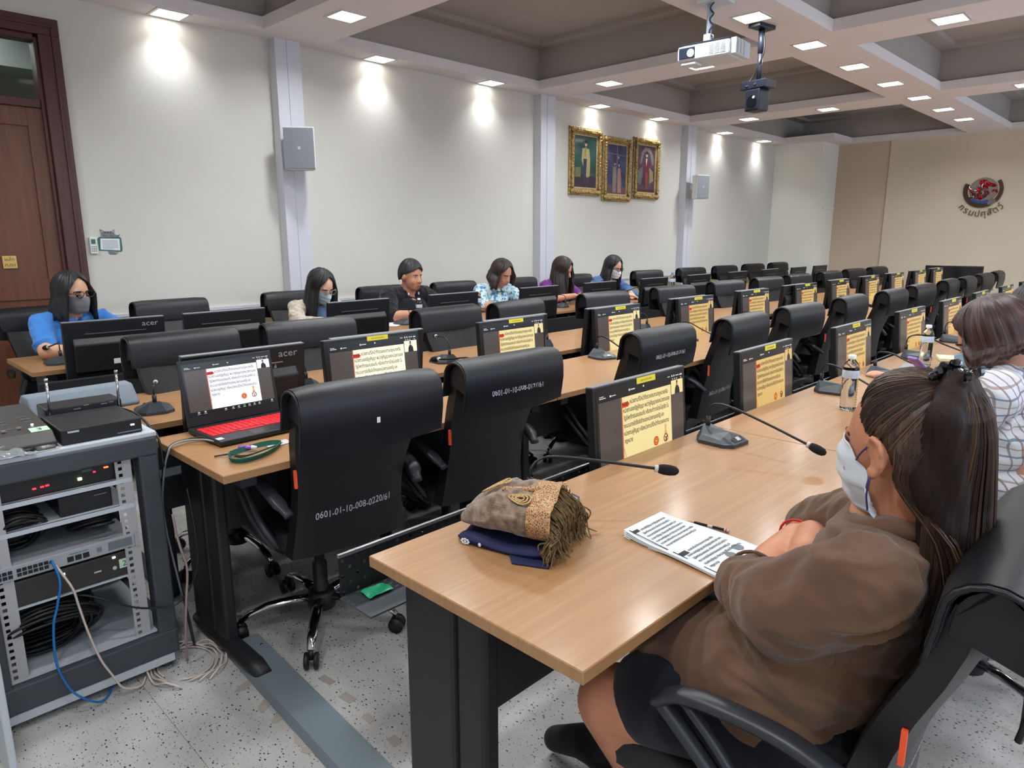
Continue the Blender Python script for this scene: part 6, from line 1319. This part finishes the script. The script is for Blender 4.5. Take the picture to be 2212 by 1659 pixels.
# shirt: loose body, separate set-in sleeves
c = MB()
c.ell((.02, 0, .60), (.175, .212, .15), None, 26, 16); c.ell((-.05, 0, .71), (.150, .198, .14), None, 26, 16); c.ell((-.125, 0, .84), (.108, .185, .15), None, 26, 16); c.ell((-.15, 0, .90), (.088, .165, .085), None, 22, 14); c.ell((.10, .06, .62), (.14, .15, .095), None, 22, 14)
capsule(c, LS + Vector((.0, -.03, -.01)), RS + Vector((0, .03, -.01)), .074, .074); capsule(c, (-.165, 0, .92), (-.155, 0, .975), .092, .066)
# tail of the shirt over the lap
capsule(c, (.06, .09, .60), (.21, .12, .615), .09, .05)
put('shirt', blob(c, .0058, 4, ridged(.016, (5, 5, 13), 2.0)), BR, t)
LB = LE + Vector((.0, .006, .0)); sl = Vector((-.035, .150, .822)); c = MB(); chain(c, [LS + Vector((.005, .0, -.004)), sl, LB], [.080, .080, .060], 20); capsule(c, LB, LE.lerp(LW, .10), .057, .053); c.ell(sl + Vector((-.01, .0, -.045)), (.08, .05, .05), None, 18, 12)
put('sleeve', blob(c, .0052, 3, ridged(.010, (8, 8, 10), 7.0, .6)), BR, t)
c = MB(); chain(c, [RS, RS.lerp(RE, .5), RE, RE.lerp(RW, .2)], [.080, .080, .070, .058], 18)
put('sleeve', blob(c, .006, 3, ridged(.010, (9, 9, 9), 3.0, .5)), BR, t)
seam = M('shirt seam', (84, 62, 47), .9)
# cuff ring
d = (LE.lerp(LW, .22) - LE).normalized(); u = d.orthogonal().normalized(); v = d.cross(u); cc = LE.lerp(LW, .17) + Vector((0, .004, .002))
ring = [cc + (u * math.cos(a) + v * math.sin(a)) * .053 for a in np.linspace(0, 2 * PI, 25)]; MB().tube(ring, .004, 6).build('sleeve_cuff', BR, t, smooth=True)
# collar band at the neck
colr = MB(); rr = []
for a in np.linspace(0, 2 * PI, 33)[:-1]:
    o = Vector((math.cos(a), math.sin(a), 0)); p = Vector((-.152, 0, .980 - .028 * max(0, math.cos(a)))) + Vector((o.x * .075, o.y * .078, 0)); rr.append([p, p + Vector((0, 0, .020)) - o * .006, p + o * .010 + Vector((0, 0, .014)), p + o * .020 + Vector((0, 0, -.016))])
colr.rings(rr, closed=True).build('collar', BR, t, smooth=True)
# skirt, socks, shoes
k_ = MB(); chain(k_, [(-.02, .09, .54), (.10, .12, .548), (.205, .155, .535)], [.13, .108, .098], 18); chain(k_, [(-.02, -.09, .54), (.14, -.10, .545), (.26, -.125, .53)], [.13, .108, .095], 18); k_.ell((.07, 0, .53), (.18, .19, .085), None, 20, 12)
put('skirt', blob(k_, .009, 5, folds(.004, 14, 2)), cloth('black skirt cloth', (26, 27, 36)), t)
m_sock = cloth('black sock', (22, 22, 27))
for A_, toe in ((LA, Vector((.30, .05, .045))), (RA, Vector((.66, -.075, .05)))):
    s_ = MB(); mid = A_.lerp(toe, .55); chain(s_, [A_ + Vector((0, 0, .06)), A_, Vector((A_.x - .03, A_.y, .055))], [.047, .046, .042], 16); chain(s_, [Vector((A_.x - .03, A_.y, .05)), mid + Vector((0, 0, .01)), toe], [.042, .048, .036], 16); capsule(s_, A_, mid, .044, .046, 16)
    put('sock', blob(s_, .007, 5), m_sock, t)
# mask, brow and lash
mk = mask(H, (206, 212, 220), t, 1.06, True, (62, 56, 120), .118)
face_bits(H @ Matrix.Translation((-.0022, 0, 0)), t, down=True, lips=False, brow=(64, 46, 40), wide=1.0)
MB().tube([ring_p for ring_p in [LW.lerp(LE, .10) + Vector((math.cos(a) * .040, 0, math.sin(a) * .036)) for a in np.linspace(0, 2 * PI, 21)]], .0028, 6).build('red_bracelet', M('red thread', (196, 36, 34), .7), t, smooth=True)
# hair: swept back cap, strands over it, long fall
def cap_theta(fd):
    a = abs(fd); tb = [(0, 44), (35, 48), (55, 60), (68, 76), (82, 86), (96, 98), (110, 124), (140, 134), (180, 138)]
    for (a0, t0), (a1, t1) in zip(tb, tb[1:]):
        if a <= a1: return t0 + (t1 - t0) * (a - a0) / (a1 - a0)
    return 136
HX, HY, HZ = .1105, .0895, .1105; HC = Vector((-.014, 0, .020))
def cap_pt(fd, th, k=1.0):
    f = math.radians(fd); th = math.radians(th); return Vector((HX * math.sin(th) * math.cos(f), HY * math.sin(th) * math.sin(f), HZ * math.cos(th))) * k + HC
def capk(fd, th):
    q = min(1, max(0, (cap_theta(fd) - th) / 26)); return .905 + .095 * q * (2 - q)
V = []; UVs = []; F = []; NP, NS = 96, 22
for i in range(NP):
    fd = -180 + 360 * i / NP; tm = cap_theta(fd)
    for j in range(NS): V.append(tuple(H @ cap_pt(fd, 1 + (tm - 1) * j / (NS - 1), capk(fd, 1 + (tm - 1) * j / (NS - 1)) + .004 * math.sin(math.radians(fd) * 41)))); UVs.append((i / NP, j / NS))
for i in range(NP):
    for j in range(NS - 1): F.append((i * NS + j, ((i + 1) % NP) * NS + j, ((i + 1) % NP) * NS + j + 1, i * NS + j + 1))
me = bpy.data.meshes.new('hair'); me.from_pydata(V, [], F); ul = me.uv_layers.new(name='UVMap')
for lp_ in me.loops: ul.data[lp_.index].uv = UVs[lp_.vertex_index]
me.materials.append(hm_brown); me.shade_smooth(); hr = link('hair', me, t)
# fall of long hair behind, from the clip down the back
CLIP = cap_pt(180, 34, 1.08); CW = H @ CLIP
fallb = MB(); fp = [CW, CW + Vector((-.022, 0, -.048)), Vector((-.240, .0, 1.03)), Vector((-.243, .004, .94)), Vector((-.236, .006, .86)), Vector((-.226, .008, .79))]
for q in (-.05, -.02, .015, .05): chain(fallb, [fp[0] + Vector((0, q * .25, 0))] + [p + Vector((abs(q) * .35, q * (1.15 if i < 3 else .95), 0)) for i, p in enumerate(fp[1:])], [.022, .030, .037, .037, .030, .012])
for s in (-1, 1): chain(fallb, [H @ cap_pt(s * 128, 76, .80), H @ cap_pt(s * 130, 112, .86), Vector((-.228, s * .066, .985)), Vector((-.245, s * .045, .93))], [.020, .026, .030, .016])
me = blob(fallb, .007, 6, lambda co: .0012 * np.sin(co[:, 1] * 240 + co[:, 0] * 90))
put('hair_fall', me, M('brown hair mass', (42, 27, 22), rough=.62, spec=.25, var=.45, vscale=40, stretch=(6, 6, .25), bump=.6, bscale=60, col2=(22, 15, 14)), t)
sr = random.Random(5); tones = [M('hair strand dark', (36, 23, 18), .55), M('hair strand mid', (60, 40, 29), .52), M('hair strand light', (90, 64, 44), .5)]; bun = [MB(), MB(), MB()]
for k in range(620):
    s = sr.choice((-1, 1)); a0 = abs(sr.gauss(0, 62)); a0 = min(a0, 118); fd = s * a0; th0 = cap_theta(fd) - sr.uniform(0, 12); p0 = cap_pt(fd, th0, 1.0); off = sr.uniform(1.0, 1.022); pts = []
    e = CLIP + Vector((0, s * sr.uniform(0, .018), sr.uniform(-.012, .006)))
    for q in np.linspace(0, 1, 10):
        p = p0.lerp(e, q); dlt = p - HC; n_ = math.sqrt((dlt.x / HX) ** 2 + (dlt.y / HY) ** 2 + (dlt.z / HZ) ** 2); p = HC + dlt / max(n_, .2) * (off + .004 * math.sin(q * 6 + k)) * (.915 + .085 * min(1, q * 3.2) * (2 - min(1, q * 3.2))); pts.append(H @ p)
    bun[min(2, int(sr.random() * 2.6))].tube(pts, [.0009] + [.0013] * 8 + [.0009], 4, cap=False)
for k in range(800):
    yy = math.sin(sr.uniform(-1.75, 1.75)); cx2 = math.sqrt(max(0, 1 - yy * yy)) * (1 if sr.random() < .72 else -.6); dep = sr.uniform(0, 1); pts = [CW + Vector((sr.uniform(-.012, .012), yy * .02, sr.uniform(-.01, .015)))]
    for i, p in enumerate(fp[1:]): pts.append(p + Vector((-.036 * cx2 * (.7, 1, 1.0, .85, .25)[i] * (.85 + .2 * dep) + (.03 * yy * yy * (i > 0)), yy * (.068, .102, .106, .095, .055)[i], sr.uniform(-.03, .02) * (i == 4))))
    P_ = bez(pts, 4); bun[min(2, int(sr.random() * 2.3))].tube(P_, [.0011] * (len(P_) - 2) + [.0009, .0004], 4, cap=False)
for k in range(420):
    s = sr.choice((-1, 1)); fa = sr.uniform(104, 165); fd = s * fa; pts = [H @ cap_pt(fd, 74 + sr.uniform(-4, 4), .985), H @ cap_pt(fd, 100, 1.005), H @ cap_pt(fd, 124, 1.02)]; yy = s * (.104 - .00085 * (fa - 104) + sr.uniform(-.004, .004))
    dpx = .03 * sr.random(); pts += [Vector((-.222 - dpx, yy, .985)), Vector((-.244 - dpx, yy * .9, .90)), Vector((-.258, yy * .55, .85 + sr.uniform(-.03, .04)))]; P_ = bez(pts, 4); bun[min(2, int(sr.random() * 2.2))].tube(P_, [.0011] * (len(P_) - 2) + [.0009, .0004], 4, cap=False)
for i in range(3): o = bun[i].build('hair_strands', tones[i], hr); o['kind'] = 'stuff'
# wispy hair line at the temple
# beaded clip
cl = empty('hair_clip', (0, 0, 0)); cl.parent = t
m_bead = M('black faceted bead', (14, 14, 18), rough=.08, spec=.9, coat=.5)
for k in range(34):
    a = sr.uniform(0, 6.28); r_ = sr.uniform(.0, .03); p = CW + Vector((sr.uniform(-.02, .03), r_ * 1.1 * math.cos(a), .012 + r_ * .7 * math.sin(a))); MB().ell(p, (.0075, .0075, .0075), Euler((a, a, a)), 6, 4).build('bead', m_bead, cl)
# -- plaid shirt, short reddish hair
def plaid_mat():
    m = bpy.data.materials.new('white blue brown plaid'); m.use_nodes = True; nt = m.node_tree; b = nt.nodes['Principled BSDF']; b.inputs['Roughness'].default_value = .85
    tc = nt.nodes.new('ShaderNodeTexCoord'); mp = nt.nodes.new('ShaderNodeMapping'); mp.inputs['Rotation'].default_value = (.35, .25, .3); nt.links.new(tc.outputs['Object'], mp.inputs[0]); sx = nt.nodes.new('ShaderNodeSeparateXYZ'); nt.links.new(mp.outputs[0], sx.inputs[0]); last = None
    base = nt.nodes.new('ShaderNodeRGB'); base.outputs[0].default_value = lin((206, 204, 208)); last = base.outputs[0]
    for ax, per, off, wd, col in ((2, .045, .0, .11, (78, 104, 136)), (2, .045, .5, .08, (150, 128, 120)), (1, .05, .1, .10, (128, 96, 88)), (1, .05, .6, .08, (120, 112, 116))):
        mu = nt.nodes.new('ShaderNodeMath'); mu.operation = 'MULTIPLY_ADD'; mu.inputs[1].default_value = 1 / per; mu.inputs[2].default_value = off; nt.links.new(sx.outputs[ax], mu.inputs[0]); fr_ = nt.nodes.new('ShaderNodeMath'); fr_.operation = 'FRACT'; nt.links.new(mu.outputs[0], fr_.inputs[0]); lt_ = nt.nodes.new('ShaderNodeMath'); lt_.operation = 'LESS_THAN'; lt_.inputs[1].default_value = wd; nt.links.new(fr_.outputs[0], lt_.inputs[0])
        ml = nt.nodes.new('ShaderNodeMath'); ml.operation = 'MULTIPLY'; ml.inputs[1].default_value = .8; nt.links.new(lt_.outputs[0], ml.inputs[0])
        mx = nt.nodes.new('ShaderNodeMix'); mx.data_type = 'RGBA'; nt.links.new(ml.outputs[0], mx.inputs[0]); nt.links.new(last, mx.inputs[6]); mx.inputs[7].default_value = lin(col); last = mx.outputs[2]
    nt.links.new(last, b.inputs['Base Color']); return m
pm = plaid_mat()
t, H, N = sitter((-.31, 2.45, .0), PI - .06, 'person in white plaid shirt with short reddish brown hair and blue mask', (196, 140, 112), pm, .0, lean=.12, hp=.42, hy=-.05, bulk=1.12, neck=.045, drop=-.06, lh=(.33, .03, .93), rh=(.34, -.09, .94), le=(.20, .25, .80), re=(.20, -.25, .80), sleeve=1.3, seed=8, fold=.007)
collar(N, t, pm); hair_shell(H, hm_red, t, lambda d: .055 + .02 * math.cos(math.radians(d)), front=42, opening=60, out=.016, seed=8, rx=.122, ry=.105, rz=.120); mask(H, (150, 190, 214), t, 1.0, True, (214, 200, 196)); face_bits(H, t, down=True, lips=False)
pk = empty('wrapped_snack', (-.615, 2.60, .995), math.radians(60), 'purple wrapped packet held by the person in the plaid shirt', 'packet'); MB().box(-.07, .07, -.02, .02, -.004, .006).build('wrapper', M('purple wrapper', (150, 112, 190), .35, var=.4, vscale=30, col2=(120, 84, 168)), pk, bevel=.003); pk.rotation_euler = (0, math.radians(40), math.radians(60))
MB().box(-.02, .0, -.012, .012, .006, .007).build('red_print', M('red wrapper print', (190, 44, 84), .4), pk)
pd = empty('note_pad', (-.95, 4.5, TZ), math.radians(20), 'pale yellow note pad left of the plaid shirt', 'note pad')
for k in range(3): MB().box(-.05, .05, -.075, .075, .002 + k * .005, .0065 + k * .005).build('sheet_block', M('pale yellow paper', (226, 222, 176), .7), pd)
gb = empty('case', (-1.0, 4.02, TZ), math.radians(8), 'flat grey case beside the microphone on the nearest row', 'case'); MB().box(-.06, .06, -.10, .10, 0, .018).build('case_body', M('grey plastic case', (120, 124, 128), .5), gb, bevel=.006); MB().box(-.05, .05, -.09, .09, .018, .02).build('case_lid', M('grey case lid', (134, 138, 142), .5), gb, bevel=.001)
# -- figure at the right edge
t, H, N = sitter((-.364, 3.72, 0), PI, 'person with short black hair partly cut by the right edge', (196, 142, 116), cloth('pale green cloth', (176, 190, 178)), .03, lean=.1, hp=.2, hy=0, lh=(.38, .06, .81), rh=(.38, -.06, .81), sleeve=.9, seed=9)
hair_shell(H, hm_black, t, None, front=50, side=84, back=118, rx=.112, ry=.096, rz=.116, seed=9); mask(H, (220, 222, 224), t); face_bits(H, t, lips=False)
# green pouch and white tote beside the plaid chair
tb = empty('tote_bag', (-.20, 2.12, .49), .2, 'white cloth tote on the seat in front of the plaid shirt', 'bag'); put('bag_body', blob(MB().ell((0, 0, .13), (.07, .10, .14), None, 18, 12).ell((0, 0, .07), (.09, .12, .08), None, 18, 12), .009, 4, folds(.006, 22, 3)), cloth('white tote cloth', (206, 208, 206)), tb)
gpz = empty('pouch', (-.205, 2.13, .755), .25, 'bright green translucent pouch on the white tote', 'pouch'); MB().box(-.012, .012, -.055, .055, .0, .115).build('pouch_body', M('green translucent plastic', (84, 206, 96), .2, trans=.3), gpz, bevel=.008); MB().box(-.014, .014, -.05, .05, .092, .102).build('zip_band', M('pale green zip', (190, 236, 196), .3), gpz, bevel=.002)
